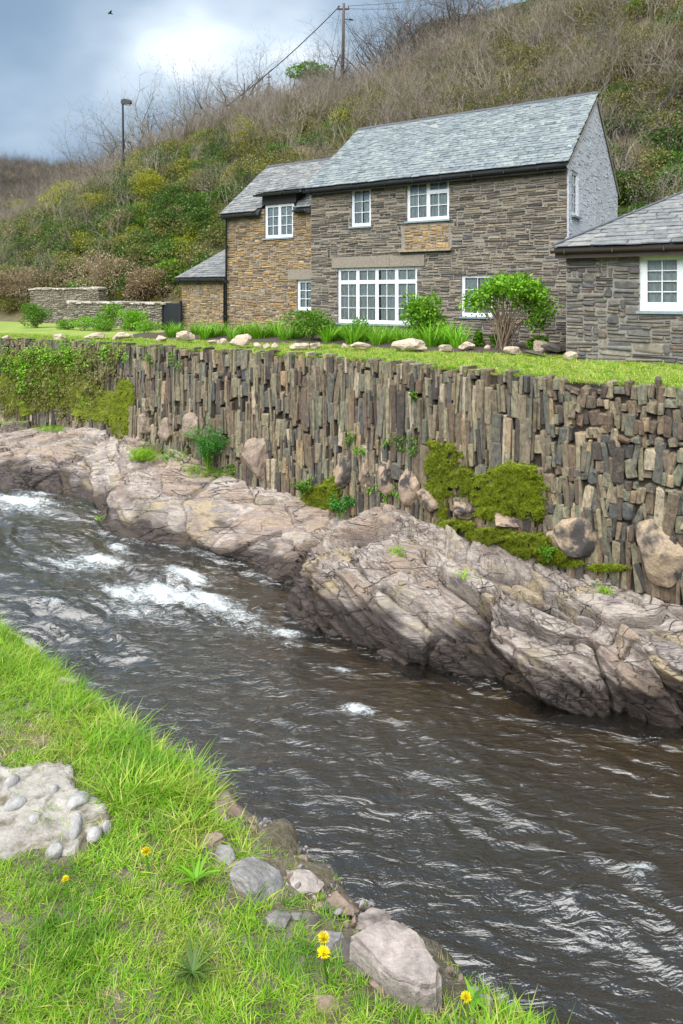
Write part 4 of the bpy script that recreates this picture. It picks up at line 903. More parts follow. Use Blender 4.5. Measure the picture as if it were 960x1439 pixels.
gutter(wing, ddx0 - 0.02, wx1 + 0.36, -0.27, dz - 0.05); 
gutter(wing, -0.16, dx0 - 0.02, -0.225, wzE - 0.085); gutter(wing, wx1 + 0.02, WL - 0.2, -0.225, wzE - 0.085)
boxes(wing, 'fascia', M_FASCIA, [(-0.08, dx0 - 0.01, -0.155, -0.12, WEZ - 0.28, WEZ - 0.1), (wx1 + .01, WL - 0.02, -0.155, -0.12, WEZ - 0.28, WEZ - 0.1)])
downpipe(wing, 0.10, -0.09, 0.05, wzE - 0.12)

# ---- lean-to shed at the far end
SN = WN_ + 0.12; sx, _ = pn(255.5, 390, SN); SL = WT0 - sx; SEZ = 2.02
shed = empty('lean_to_shed', W(sx, SN, 0), ROT, 'low stone lean-to with slate roof between the cottage wing and the black gate', 'shed')
sw = wall_slab(0, SL - 0.02, -0.4, SEZ, 0.008, 0.35, []).build('front_wall', M_MORTAR, shed)
pieces(sw, 'stone', [(a, Matrix.Translation((0, 0, -0.2)) @ b, c, d) for a, b, c, d in stone_items(rubble(SL - 0.03, SEZ + 0.2, [], (0.055, 0.04), (3, 7), ((1, 2, 3, 4), (.15, .4, .32, .13))), M_GOLD_WALL)], 200)
sp = math.radians(24); SD = 2.6
MB().prism([(0.022, -0.4), (SD, -0.4), (SD, SEZ + SD * math.tan(sp)), (0.022, SEZ)], (-0.01, 0.3), 'x').build('end_wall', M_GOLD_WALL, shed)
srf = MB().prism([(-0.15, SEZ - 0.15 * math.tan(sp) + .06), (SD + .1, SEZ + (SD + .1) * math.tan(sp) + .06), (SD + .1, SEZ + (SD + .1) * math.tan(sp)), (-0.15, SEZ - 0.15 * math.tan(sp))], (-0.12, SL - 0.015), 'x').build('roof', M_ROOF_DECK, shed)
pieces(srf, 'slate', slate_items(M_SLATES_W, lambda d: -0.15, lambda d: SL - 0.02, (SD + .25) / math.cos(sp), sp, -0.18, SEZ - .15 * math.tan(sp) + .05, 0.2), 120)
gutter(shed, -0.17, SL - 0.03, -0.215, SEZ - 0.07); boxes(shed, 'fascia', M_FASCIA, [(-0.1, SL - 0.03, -0.145, -0.115, SEZ - 0.2, SEZ - 0.075)])
downpipe(shed, SL - 0.14, -0.06, 0.05, SEZ - 0.1)

# ---- single-storey building on the right
RN = 14.9; rt, _ = pn(795.5, 420, RN); RLN = 7.0; REZ = 2.40; RD = 5.2; RP = math.radians(29)
rh = empty('stone_outbuilding', W(rt, RN, 0), ROT, 'low dark stone building with hipped slate roof cut off by the right edge', 'building')
def rl(px, py): t, z = pn(px, py, RN); return t - rt, z
wG = hrect(898, 1016, 354, 437.5, rl)
rw_ = wall_slab(0, RLN, -0.3, REZ, 0.008, 0.45, [wG]).build('front_wall', M_MORTAR_D, rh)
pieces(rw_, 'stone', stone_items(rubble(RLN, REZ, [wG], (0.06, 0.036), (4, 14), ((1, 2, 3, 4, 6), (.28, .36, .22, .08, .06))), M_DARK_WALL, proud=(0.004, 0.04)), 300)
boxes(rh, 'end_wall', M_DARK_WALL, [(-0.012, 0.4, 0.451, RD, -0.3, REZ)]); boxes(rh, 'back_wall', M_DARK_WALL, [(0.41, RLN, RD - 0.4, RD - 0.01, -0.3, REZ)]); boxes(rh, 'far_end_wall', M_DARK_WALL, [(RLN - 0.4, RLN - 0.01, 0.46, RD - 0.41, -0.3, REZ)])
window(rh, *wG, [(1, 2, [(1, 4)])] * 2, fw=0.11, curtain=True, label='white twin casement window with deep frame')  # curtain added here to stand in for the grey reflection in the panes
boxes(rh, 'room_shade_sheet', M_ROOM_SHADE, [(wG[0] - 0.1, wG[1] + 0.1, 2.0, 2.05, 0, REZ - 0.05)])  # dark sheet behind the window, painted as the shade inside
o_ = 0.2; rr_ = (RD / 2) * math.tan(RP); rz0 = REZ - o_ * math.tan(RP) + 0.06; rzr = REZ + rr_ + 0.06; hy = RD / 2
a = [(-o_, -o_, rz0), (RLN + o_, -o_, rz0), (RLN + o_, RD + o_, rz0), (-o_, RD + o_, rz0), (hy, hy, rzr), (RLN - hy, hy, rzr)]
mb = MB(); mb.add(a + [(x, y, z - 0.07) for x, y, z in a[:4]], [(0, 1, 5, 4), (1, 2, 5), (2, 3, 4, 5), (3, 0, 4), (0, 6, 7, 1), (1, 7, 8, 2), (2, 8, 9, 3), (3, 9, 6, 0), (9, 8, 7, 6)])
rroof = mb.build('roof', M_ROOF_DECK, rh)
pieces(rroof, 'slate', slate_items(M_SLATES_W, lambda d: -o_ - 0.02 + d * math.cos(RP), lambda d: RLN + o_ - d * math.cos(RP), (hy + o_) / math.cos(RP), RP, -o_ - 0.03, rz0 - 0.005, 0.18, (0.22, 0.46)), 240)
hp = MB().tube([(-o_ - 0.02, -o_ - 0.02, rz0 + 0.05), (hy, hy, rzr + 0.05)], 0.045, 6); hp.build('hip_tiles', M_RIDGE, rroof)
gutter(rh, -o_ - 0.05, RLN, -o_ - 0.07, rz0 - 0.05, mat=M_FASCIA_B); boxes(rh, 'fascia', M_FASCIA_B, [(-o_ + 0.02, RLN, -o_ + 0.005, -o_ + 0.03, rz0 - 0.22, rz0 - 0.075)]); boxes(rh, 'soffit', M_FASCIA_B, [(-o_ + 0.025, RLN, -o_ + 0.032, 0.018, rz0 - 0.2, rz0 - 0.17)])

# ---- garden walls and gate at the far end of the lawn
def garden_wall(name, pxa, pxb, n, ztop, label, z0=-0.15, thick=0.45, cop=True):
    ta, _ = pn(pxa, 450, n); tb, _ = pn(pxb, 450, n); L = tb - ta
    g = empty(name, W(ta, n, z0), ROT, label, 'wall'); H = ztop - z0
    boxes(g, 'core', M_MORTAR_D, [(0.02, L - 0.02, 0.03, thick - 0.03, 0, H - 0.02)])
    pieces(g, 'stone', stone_items(rubble(L, H, [], (0.05, 0.04), (3, 8)), M_GARDEN_WALL, dep=0.14, proud=(0.0, 0.04)) + stone_items(rubble(thick, H, [], (0.05, 0.05), (3, 6)), M_GARDEN_WALL, 'side', L, dep=0.14), 160)
    if cop:
        x = -0.05; its = []
        while x < L + 0.03:
            w = random.uniform(0.18, 0.42); h = random.uniform(0.08, 0.15)
            its.append((pick_proto(M_COPING, w, h, bevel=0.25), TRS(x + w / 2, thick / 2 - 0.02, H + h / 2 - 0.015, 0, random.gauss(0, 0.05), 0, w * 0.97, thick + 0.08, h), w, h)); x += w
        pieces(g, 'coping_stone', its, 60)
    return g
garden_wall('garden_wall', 95, 226, 18.75, 0.98, 'low pale-topped stone garden wall running up to the black gate')
garden_wall('garden_wall', 42, 138, 20.6, 1.62, 'taller rough stone garden wall behind the low one, far end of lawn')
ga, _ = pn(228.5, 450, 18.85); gb, _ = pn(255.0, 450, 18.85); GL = gb - ga
gate = empty('garden_gate', W(ga, 18.85, -0.12), ROT, 'black boarded garden gate beside the lean-to', 'gate')
nb = 7
pl = MB().box(0, GL * 0.86 / nb - 0.008, -0.02, 0.02, 0.05, 1.16).mesh('plank', M_GATE)
for k in range(nb): o = link('plank', pl, gate); o.location = (GL * 0.07 + k * GL * 0.86 / nb + 0.004, random.uniform(-.003, .003), random.uniform(-.01, .01))
for zz in (0.28, 0.92): boxes(gate, 'rail', M_GATE, [(GL * 0.07, GL * 0.93, 0.024, 0.06, zz, zz + 0.1)])
for xx in (0.0, GL * 0.94): boxes(gate, 'post', M_GATE, [(xx, xx + GL * 0.06, -0.05, 0.05, 0, 1.24)])
# ------------------------------------------------------------------ near bank
BX = [-12, -1.75, -1.27, -1.01, -0.74, -0.42, -0.17, 0.04, 0.28, 0.48, 3.0, 8.0]; BY = [12.2, 3.52, 3.12, 2.84, 2.60, 2.34, 2.18, 1.98, 1.74, 1.575, -0.56, -5]
ON = np.array([0.66, 0.75]); BANK = -0.30
def bank_d(x, y):     # distance in from the brink
    x = np.asarray(x, float); y = np.asarray(y, float); lo = np.full(x.shape, -14.0); hi = np.full(x.shape, 14.0)
    for _ in range(30):
        m = (lo + hi) / 2; ex = x + ON[0] * m; ey = y + ON[1] * m; ins = ey < np.interp(ex, BX, BY); lo = np.where(ins, m, lo); hi = np.where(ins, hi, m)
    return lo
def bank_zd(d, x, y):
    z = BANK - 0.07 * np.clip((0.3 - d) / 0.3, 0, 1) ** 2 + 0.03 * fbm(x * 2.2, y * 2.2, seed=21, octs=4)
    drop = np.clip(-d, 0, None); return z - np.where(drop > 0, 0.05 + drop * 7.0 - 0.0 * drop, 0)
ex = np.concatenate([np.linspace(-12, -2.4, 30), np.arange(-2.4, 1.4, 0.035), np.linspace(1.45, 8, 30)]); ey = np.interp(ex, BX, BY)
dd = np.concatenate([np.linspace(9, 2.2, 10), np.arange(2.1, 0.0, -0.035), np.array([0, -0.015, -0.04, -0.08, -0.13, -0.2, -0.3, -0.42, -0.55, -0.75])])
E_, Dd = np.meshgrid(ex, dd, indexing='ij'); EY = np.repeat(ey[:, None], len(dd), 1)
X = E_ - ON[0] * Dd; Y = EY - ON[1] * Dd; Z = bank_zd(Dd, X, Y); wob = np.clip(-Dd * 4, 0, 1) * 0.10 * fbm(E_ * 3, Z * 3, seed=23); X += ON[0] * wob; Y += ON[1] * wob
nr = np.clip((0.22 - Dd) / 0.2, 0, 1) * np.clip((E_ + 1.9) / 0.5, 0, 1); w2 = nr * (0.075 * fbm(E_ * 4.5, E_ * 0, seed=24, octs=4) + 0.01); X += ON[0] * w2; Y += ON[1] * w2      # uneven brink
bf, bf2, bid = voro(X * 9 + 0.3 * fbm(X * 8, Y * 8, seed=25), Y * 9, 26); Z += nr * (Dd > -0.06) * (0.05 * (bid - 0.45) - 0.02 * np.exp(-((bf2 - bf) / 0.08) ** 2)) * (E_ > -0.55)
struct('near_bank', mesh_np('near_bank', np.stack([X, Y, Z], -1), grid_faces(len(ex), len(dd)), M_BANK, True))
def bz(x, y): return float(bank_zd(bank_d(np.array([x]), np.array([y])), np.array([x]), np.array([y]))[0])

# concrete patch with pebbles set in it
cp = [pz(*q, BANK) for q in [(-60, 1082), (40, 1086), (84, 1088), (130, 1106), (158, 1138), (166, 1162), (140, 1180), (122, 1208), (96, 1222), (60, 1205), (-60, 1208)]]
CPOLY = np.array(cp)
def in_poly(x, y, poly):
    r = np.zeros(len(x), bool); j = len(poly) - 1
    for i in range(len(poly)):
        c = ((poly[i, 1] > y) != (poly[j, 1] > y)) & (x < (poly[j, 0] - poly[i, 0]) * (y - poly[i, 1]) / (poly[j, 1] - poly[i, 1] + 1e-12) + poly[i, 0]); r ^= c; j = i
    return r
gx = np.linspace(CPOLY[:, 0].min(), CPOLY[:, 0].max(), 60); gy = np.linspace(CPOLY[:, 1].min(), CPOLY[:, 1].max(), 46); X, Y = np.meshgrid(gx, gy, indexing='ij')
ins = in_poly((X + 0.09 * fbm(X * 7, Y * 7, seed=2, octs=4)).ravel(), (Y + 0.09 * fbm(X * 7, Y * 7, seed=3, octs=4)).ravel(), CPOLY).reshape(X.shape)
Z = np.where(ins, BANK + 0.022 + 0.008 * fbm(X * 7, Y * 7, seed=33, octs=4) + 0.005 * fbm(X * 40, Y * 40, seed=34), BANK - 0.10)
conc = link('concrete_patch', mesh_np('concrete_patch', np.stack([X, Y, Z], -1), grid_faces(60, 46), M_CONCRETE, True))
tag(conc, 'worn patch of pale concrete with grey pebbles set into the near bank', 'concrete')
for k, (px, py, w, h) in enumerate([(110, 1123, 30, 27), (106, 1158, 19, 40), (133, 1170, 21, 19), (22, 1128, 30, 22), (78, 1192, 22, 15), (16, 1098, 20, 24), (48, 1150, 16, 12), (76, 1108, 14, 12), (150, 1160, 14, 12)]):
    x, y = pz(px, py, BANK + 0.03); o = link('pebble', rock_mesh('pebble', M_PEBBLE, 500 + k, 3, 0.05, 1, smooth=True), conc); o.location = (x, y, BANK + 0.022); o.scale = (w / 960 * y * 0.5, h / 960 * y * 0.62, 0.022); o.rotation_euler = (0, 0, random.uniform(-.3, .3))

# stones along the near brink
BST = [(289, 1169, 48, 18, M_BANK_BR, 'flat brown stone at the far end of the row on the near bank'), (316, 1188, 42, 26, M_BANK_ST, 'rounded grey stone second in the row on the near bank'), (331, 1208, 34, 18, M_BANK_BR, 'small tan stone wedged behind the big grey one on the near bank'),
       (357, 1224, 76, 54, M_BANK_ST, 'large grey humped stone midway along the row on the near bank'), (386, 1277, 40, 26, M_BANK_ST, 'low pale grey stone half sunk in weeds on the near bank'), (432, 1276, 34, 20, M_BANK_DK, 'small dark stone just above the bare gravelly strip'), (418, 1268, 22, 14, M_BANK_ST, 'tiny grey stone touching the small dark one'),
       (468, 1303, 40, 24, M_BANK_ST, 'grey stone against the upper corner of the pale slab'), (489, 1321, 42, 28, M_BANK_DK, 'black stone tucked against the pale slab beside the dandelions'), (507, 1344, 46, 24, M_BANK_DK, 'flat dark stone under the edge of the pale slab'), (534, 1357, 30, 30, M_BANK_BR, 'brown stone at the lower edge of the pale slab'),
       (322, 1112, 64, 46, M_BANK_BR, 'ragged brown rock jutting over the water above the stone row'), (88, 940, 46, 34, M_SLAB, 'pale flat rock poking out of the grass at the water'), (455, 1395, 60, 26, M_BANK_BR, 'brown stone half buried in dry grass below the dandelions'),
       (420, 1215, 70, 30, M_SLAB, 'thin pale rock shelf at the waterline beyond the humped stone'), (520, 1262, 60, 44, M_SLAB, 'cracked pale rock shelf on the brink above the big slab'), (478, 1238, 50, 26, M_BANK_BR, 'brown rock shelf on the brink between two pale shelves'), (660, 1372, 50, 30, M_SLAB, 'narrow pale ledge stone on the brink right of the big slab'), (262, 1092, 50, 18, M_BANK_BR, 'thin brown ledge stone under the grass tuft at the water'), (640, 1350, 30, 16, M_BANK_DK, 'small dark stone on the brink right of the big slab')]
for k, (px, py, w, h, m, lb) in enumerate(BST):
    x, y = pz(px, py, BANK + 0.02); o = link('bank_stone', rock_mesh('bank_stone', m, 600 + k, 4, 0.24, 12)); z = bz(x, y)
    o.location = (x, y, max(z, BANK - 0.10) - 0.004); o.scale = (w / 960 * y * 0.56, h / 960 * y * 0.72, h / 960 * y * (0.36 if k < 13 else 0.3)); o.rotation_euler = (random.uniform(-.15, .15), random.uniform(-.15, .15), random.uniform(-.5, .2)); tag(o, lb, 'stone', 'stones along the near bank')
poly = [(487, 1312), (530, 1290), (560, 1288), (590, 1312), (622, 1358), (620, 1388), (590, 1392), (556, 1372), (520, 1340)]
pts = [pz(a, b, BANK + 0.05) for a, b in poly]; bm = bmesh.new(); vs = [bm.verts.new((x, y, BANK + 0.045 + 0.015 * random.random())) for x, y in pts]; f = bm.faces.new(vs)
r = bmesh.ops.extrude_face_region(bm, geom=[f]); 
for v in [g for g in r['geom'] if isinstance(g, bmesh.types.BMVert)]: v.co.z -= 0.14; v.co.x *= 1.01
bmesh.ops.recalc_face_normals(bm, faces=bm.faces[:]); bmesh.ops.bevel(bm, geom=[e for e in bm.edges], offset=0.012, segments=2, affect='EDGES'); bmesh.ops.triangulate(bm, faces=bm.faces[:])
bmesh.ops.subdivide_edges(bm, edges=bm.edges[:], cuts=2, use_grid_fill=True)
for v in bm.verts:
    q = v.co; d = float(fbm(np.array([q.x * 11]), np.array([q.y * 11]), np.array([q.z * 11]), seed=41, octs=4)[0]); v.co.z += 0.018 * d; v.co.x += 0.008 * d
me = bpy.data.meshes.new('bank_slab'); bm.to_mesh(me); bm.free(); me.materials.append(M_SLAB); o = link('bank_slab', me); tag(o, 'big pale pinkish slab of stone on the brink of the near bank', 'stone', 'stones along the near bank')

# grass: clump prototypes
def clump(seed, nb, rad, ln, wd, mat, bend=0.6, tilt=0.5):
    r = np.random.default_rng(seed); a = r.random(nb) * 6.283; s = np.sqrt(r.random(nb)) * rad; P = np.stack([np.cos(a) * s, np.sin(a) * s, np.zeros(nb) - 0.01], 1)
    b = r.random(nb) * 6.283; D = np.stack([np.cos(b) * tilt * r.random(nb), np.sin(b) * tilt * r.random(nb), np.ones(nb)], 1)
    return blade_mesh('grass_clump', P, D, ln * r.uniform(0.5, 1.15, nb), wd * r.uniform(0.7, 1.3, nb), bend * r.uniform(0.2, 1.5, nb), mat, 3, r)
protos = [clump(k, 20, 0.035, 0.052, 0.0042, M_GRASS, 0.8, 0.9) for k in range(5)] + [clump(20 + k, 14, 0.035, 0.055, 0.0032, M_STRAW, 1.0, 1.2) for k in range(2)] + [clump(30 + k, 20, 0.03, 0.095, 0.0046, M_GRASS, 1.0, 0.7) for k in range(2)]
n = 60000; r = np.random.default_rng(5); X = r.uniform(-3.4, 1.5, n); Y = r.uniform(0.4, 5.2, n); d = bank_d(X, Y)
px = 480 + 960 * X / Y; py = 415 + 960 * (CAM_H - BANK) / Y
strip = np.clip((0.20 - d) / 0.12, 0, 1) * np.clip((X + 0.45) / 0.2, 0, 1) * np.clip((0.34 - X) / 0.1, 0, 1)          # bare stony strip above the water
dry = np.clip(fbm(X * 2.0, Y * 2.0, seed=51, octs=3) * 1.4, 0, 1)
conc_in = in_poly(X, Y, CPOLY)
keep = (d > -0.03) & (d < 2.6) & (~conc_in | (r.random(n) < 0.03 + 0.30 * (fbm(X * 9, Y * 9, seed=53, octs=3) > 0.12))) & (r.random(n) > 0.80 * strip)
# keep the faces of the stones clear
for (sx_, sy_, w, h, m, lb) in BST[:12] + BST[14:]:
    cx, cy_ = pz(sx_, sy_, BANK + 0.02); keep &= ((X - cx) / (w / 960 * cy_ * 0.55)) ** 2 + ((Y - cy_) / (h / 960 * cy_ * 0.7)) ** 2 > 1
keep &= ~in_poly(X, Y, np.array(pts))
X, Y, d, strip, dry = X[keep], Y[keep], d[keep], strip[keep], dry[keep]; n = len(X); Z = bank_zd(d, X, Y)
tuft = np.clip(fbm(X * 3.0, Y * 3.0, seed=52, octs=3) * 2.2, 0, 1) + np.clip((X < -0.25) * (0.35 - d) / 0.3, 0, 1) * 0.8
idx = r.integers(0, 5, n); idx = np.where(r.random(n) < 0.07 + 0.30 * dry + 0.3 * strip, 5 + r.integers(0, 2, n), idx); idx = np.where((r.random(n) < 0.42 * tuft) & (strip < 0.3), 7 + r.integers(0, 2, n), idx)
sc = 0.76 * (0.55 + 0.45 * r.random(n) + 0.25 * np.clip(tuft, 0, 1)) * (1 - 0.5 * strip) * (0.72 + 0.5 * np.clip(fbm(X * 1.3, Y * 1.3, seed=57, octs=3) + 0.3 * (d < 0.5), -0.4, 0.8))
rot = np.stack([r.normal(0, 0.22, n) - 0.12 * (d < 0.15), r.normal(0, 0.22, n), r.random(n) * 6.28], 1)
scatter('bank_grass', np.stack([X, Y, Z], 1), rot, sc, idx, protos, 'long bright green grass with dry straws on the near bank', 'grass')
# gravel on the bare strip
gp = [rock_mesh('gravel', m_, 950 + k, 2, 0.25, 6) for k, m_ in enumerate((M_BANK_ST, M_BANK_BR, M_SLAB, M_BANK_DK))]
n = 5000; X = r.uniform(-0.7, 0.6, n); Y = r.uniform(1.3, 2.7, n); d = bank_d(X, Y); keep = (d > -0.02) & (d < 0.2) & (r.random(n) < np.clip((0.22 - d) / 0.2, 0, 1)); X, Y, d = X[keep], Y[keep], d[keep]; n = len(X); s_ = 0.003 + 0.011 * r.random(n) ** 3
scatter('bank_gravel', np.stack([X, Y, bank_zd(d, X, Y) + 0.002], 1), r.random((n, 3)) * 6.28, np.stack([s_ * 1.2, s_, s_ * .6], 1), r.integers(0, 4, n), gp, 'loose gravel and stone chips on the bare strip of the near bank', 'gravel')
# short lawn on the far bank
lp = [clump(60 + k, 14, 0.10, 0.06, 0.010, M_LAWNGRASS, 0.6, 0.7) for k in range(4)] + [clump(66, 14, 0.10, 0.05, 0.010, M_STRAW, 0.9, 0.9), clump(67, 22, 0.09, 0.12, 0.012, M_GRASS, 0.6, 0.6)]
n = 30000; T = r.uniform(-25, 4, n); f = r.random(n) ** 1.2; NW = wall_n(T); Nn = NW - 0.02 + f * (18.4 - NW)
bedn = 15.3 + 0.25 * np.sin(T * 1.1) - np.clip((-T - 11) * 0.12, 0, 1.4); keep = ((Nn < bedn + 0.1) | (T > -4.3)) & ~((T > -4.0) & (Nn > 14.85)) ; T, Nn = T[keep], Nn[keep]; n = len(T)
edge = (Nn - wall_n(T)) < 0.25; idx = np.where(r.random(n) < 0.12, 4, r.integers(0, 4, n)); idx = np.where((r.random(n) < 0.06) | (edge & (r.random(n) < 0.35 * (vnoise(T * 1.7, T * 0, seed=8) > 0))), 5, idx)
scatter('lawn_grass', np.stack([T * CP + Nn * SP, -T * SP + Nn * CP, lawn_z(T, Nn)], 1), np.stack([r.normal(0, .15, n), r.normal(0, .15, n), r.random(n) * 6.28], 1), r.uniform(0.6, 1.1, n), idx, lp, 'short pale green lawn on top of the river wall', 'grass')

# dandelions and broad-leaved weeds on the near bank
def dandelion(px, py, dia, label):
    x, y = pz(px, py, BANK + 0.07); z = BANK; g = empty('dandelion', (x, y, z), 0, label, 'flower', 'dandelions on the near bank')
    MB().tube([(0.01, 0.01, -0.01), (0.004, 0, 0.035), (0, 0, 0.07)], 0.0028, 5).build('stem', M_STEM if False else M_LEAF, g)
    rr = np.random.default_rng(px); k = 160; a = rr.random(k) * 6.283; e = rr.random(k) ** 0.7; D = np.stack([np.cos(a) * e * 1.4, np.sin(a) * e * 1.4, 0.25 + 0.9 * (1 - e)], 1)
    P = np.tile([0, 0, 0.07], (k, 1)) + D * 0.002; fl = link('flower_head', leaf_mesh('flower_head', P, D, dia * 0.5 * rr.uniform(.8, 1.05, k), dia * 0.085, M_YELLOW, 0.1, rr), g)
    return g
for q in [(455, 1320, 0.031, 'upper dandelion flower of the pair beside the pale slab'), (455, 1341, 0.033, 'lower, larger dandelion flower of the pair beside the pale slab'), (205, 1198, 0.028, 'lone dandelion flower in the grass below the concrete patch'), (655, 1403, 0.024, 'small dandelion flower near the brink at the bottom of the bank'), (92, 1236, 0.018, 'tiny orange-yellow dandelion bud in the grass below the concrete')]: dandelion(*q)
def rosette(px, py, size, k, mat, label, up=0.5, wid=0.28):
    x, y = pz(px, py, BANK + 0.01); rr = np.random.default_rng(px + py); a = np.arange(k) * 2.4 + rr.random(k) * 0.5; D = np.stack([np.cos(a), np.sin(a), up * (0.4 + rr.random(k))], 1)
    g = empty('broadleaf_weed', (x, y, bz(x, y) + 0.02), 0, label, 'weed', 'weeds on the near bank')
    for j in range(k):
        L = size * rr.uniform(.6, 1.1); me = blade_mesh('leaf', np.zeros((1, 3)), D[j:j + 1], L, L * wid * 1.6, 0.45, mat, 4, rr); link('leaf', me, g)
rosette(275, 1240, 0.06, 13, M_LEAF_B, 'pale upright plantain tuft in the grass above the stone row', 1.2, 0.16); rosette(665, 1392, 0.032, 11, M_LEAF, 'dandelion leaf rosette by the small flower at the brink', 0.4, 0.25)
rosette(270, 1375, 0.065, 50, M_IVY, 'dark spiky tuft in the middle of the near grass', 1.0, 0.06)

# rocks standing in the rapids
for k, (px, py, w, h, lb) in enumerate([(48, 826, 120, 26, 'long dark wet rock splitting the rapids by the near bank'), (12, 806, 60, 18, 'low dark wet rock at the left edge of the rapids')]):
    z = -4.05 if k < 2 else -4.27; x, y = pz(px, py, z); o = link('river_rock', rock_mesh('river_rock', M_WETROCK, 700 + k, 4, 0.35, 9)); o.location = (x, y, z - 0.05); o.scale = (w / 960 * y * .52, 0.55, h / 960 * y * .6); o.rotation_euler = (0, 0.06, -0.5); tag(o, lb, 'rock', 'rocks in the river')

# pale stones edging the planting bed
EST = [(10, 478, 13, 7), (82, 477, 21, 9), (132, 476, 32, 9), (171, 478, 31, 12), (226, 480, 17, 9), (261, 481, 27, 17), (301, 484, 20, 7), (314, 484, 11, 9), (338, 488, 32, 19), (362, 489, 15, 8), (375, 490, 12, 9), (386, 490, 10, 9), (420, 491, 30, 10), (443, 491, 18, 10), (485, 490, 11, 8), (507, 491, 34, 11), (580, 493, 54, 19), (627, 494, 20, 11), (656, 493, 23, 14), (686, 493, 11, 9), (709, 491, 20, 11), (722, 498, 29, 12), (760, 495, 21, 18), (802, 505, 20, 12), (949, 505, 38, 17)]
for k, (px, py, w, h) in enumerate(EST):
    x, y = pz(px, py, 0.0); o = link('edging_stone', rock_mesh('edging_stone', M_EDGE_ST, 800 + k, 3, 0.34, 10, flat=-0.5)); o.location = (x, y, h / 960 * y * 0.42); o.scale = (w / 960 * y * .52, max(w * 0.36, h * 0.5) / 960 * y, h / 960 * y * .55); o.rotation_euler = (0, random.uniform(-.1, .1), random.uniform(-.5, .1))
    special = {16: 'largest pale edging stone, below the wide window', 23: 'pale stone alone on the lawn at the corner of the low building', 24: 'broad pale stone by the wall of the low building', 8: 'big rounded edging stone below the golden wing'}
    tag(o, special.get(k, 'pale edging stone on the lawn, %s of the row counted from the left' % ORD[k]), 'stone', 'pale stones edging the planting bed')
for k, (px, py, w, h, lb) in enumerate([(776, 497, 30, 16, 'dark flat slate lying at the dark corner of the cottage'), (752, 500, 34, 7, 'thin dark slate lying on the soil by the cottage corner')]):
    x, y = pz(px, py, 0.0); o = link('loose_slate', rock_mesh('loose_slate', M_BANK_DK, 840 + k, 3, 0.2, 7, flat=-.5)); o.location = (x, y, h / 960 * y * .45); o.scale = (w / 960 * y * .52, .22, h / 960 * y * .5); o.rotation_euler = (0, 0.25, 0); tag(o, lb, 'slate')
# ------------------------------------------------------------------ garden plants
def shrub(name, label, px, pyb, n, w, h, nleaf, ll, mat, lobes=7, stems=9, stem_r=0.012, seed=1, group=None, flat=0.9, base=0.25, wid=0.6, cat='shrub', z=None, loc=None):
    rr = np.random.default_rng(seed)
    if loc is None: t, zz = pn(px, pyb, n); loc = W(t, n, 0.02 if z is None else z)
    g = empty(name, loc, 0, label, cat, group); L = [(0, 0, base * h + (1 - base) * h * 0.5, w * 0.30, w * 0.28, h * (1 - base) * 0.42)]
    for k in range(lobes):
        a = rr.random() * 6.283; q = rr.uniform(0.35, 0.75); zz = rr.uniform(base + 0.12, 0.84) * h; s = rr.uniform(0.18, 0.30)
        L.append((math.cos(a) * q * w * 0.42, math.sin(a) * q * w * 0.38, zz, w * s, w * s, h * s * flat))
    P, D = ellipsoid_pts(nleaf, L, rr, 0.6); P[:, 2] = np.maximum(P[:, 2], 0.03); D = D * 0.8 + rr.normal(size=D.shape) * 0.5 + np.array([0, 0, 0.25])
    link('foliage', leaf_mesh('foliage', P, D, ll * rr.uniform(.6, 1.2, nleaf), ll * wid * rr.uniform(.7, 1.2, nleaf), mat, 0.2, rr), g)
    mb = MB()
    for k in range(stems):
        lb = L[rr.integers(len(L))]; a = rr.random() * 6.28; b0 = Vector((math.cos(a) * 0.1 * w * rr.random(), math.sin(a) * 0.1 * w * rr.random(), -0.05)); e = Vector(lb[:3]) + Vector(rr.normal(0, .12 * w, 3)); m_ = (b0 + e) * 0.5 + Vector((0, 0, 0.1 * h)); mb.tube([b0, (b0 + m_) / 2 + Vector(rr.normal(0, .02, 3)), m_, e], [stem_r, stem_r * .85, stem_r * .7, stem_r * .3], 4, cap=False)
    mb.build('stems', M_STEM, g); return g
shrub('hydrangea_shrub', 'rounded bright green shrub in front of the golden wing corner', 436, 484, 16.2, 1.55, 0.95, 2400, 0.085, M_LEAF, 8, 14, seed=3, base=0.05)
shrub('hydrangea_shrub', 'upright bright green shrub against the right side of the wide window', 594, 478, 17.0, 1.15, 1.35, 2200, 0.10, M_LEAF_B, 9, 14, seed=4, base=0.15, wid=0.7)
# the large bare-stemmed shrub
rr = np.random.default_rng(77); t, z = pn(708, 487, 16.3); bg = empty('leggy_shrub', W(t, 16.3, 0.03), ROT, 'large shrub with bare fanned stems and a bright green dome of leaves', 'shrub'); mb = MB()
for k in range(60):
    a = rr.uniform(-1.0, 1.0); b = rr.uniform(-0.6, 0.6); e = Vector((0.12 + math.sin(a) * 0.95, math.sin(b) * 0.6, 0.55 + 0.95 * math.cos(a) * rr.uniform(.75, 1.05))); s = Vector((rr.normal(0, .10), rr.normal(0, .10), -0.05)); m_ = s.lerp(e, 0.5) + Vector((-0.16 * math.sin(a), 0, 0.04)) + Vector(rr.normal(0, .03, 3)); mb.tube([s, s.lerp(m_, .5) + Vector(rr.normal(0, .015, 3)), m_, e], [.017, .015, .012, .004], 4, cap=False)
mb.build('stems', M_STEM, bg)
lob = []
for k in range(34):
    a = rr.uniform(-1.15, 1.35); e = rr.uniform(.88, 1.14); q = rr.uniform(.14, .28); lob.append((0.1 + math.sin(a) * 0.95 * e, rr.normal(0, .28), 0.62 + 0.98 * math.cos(a) * e, q * 1.15, q, q * .75))
for k in range(14): lob.append((rr.uniform(-.75, .95), rr.uniform(-.45, .1), rr.uniform(.95, 1.4), .15, .13, .12))
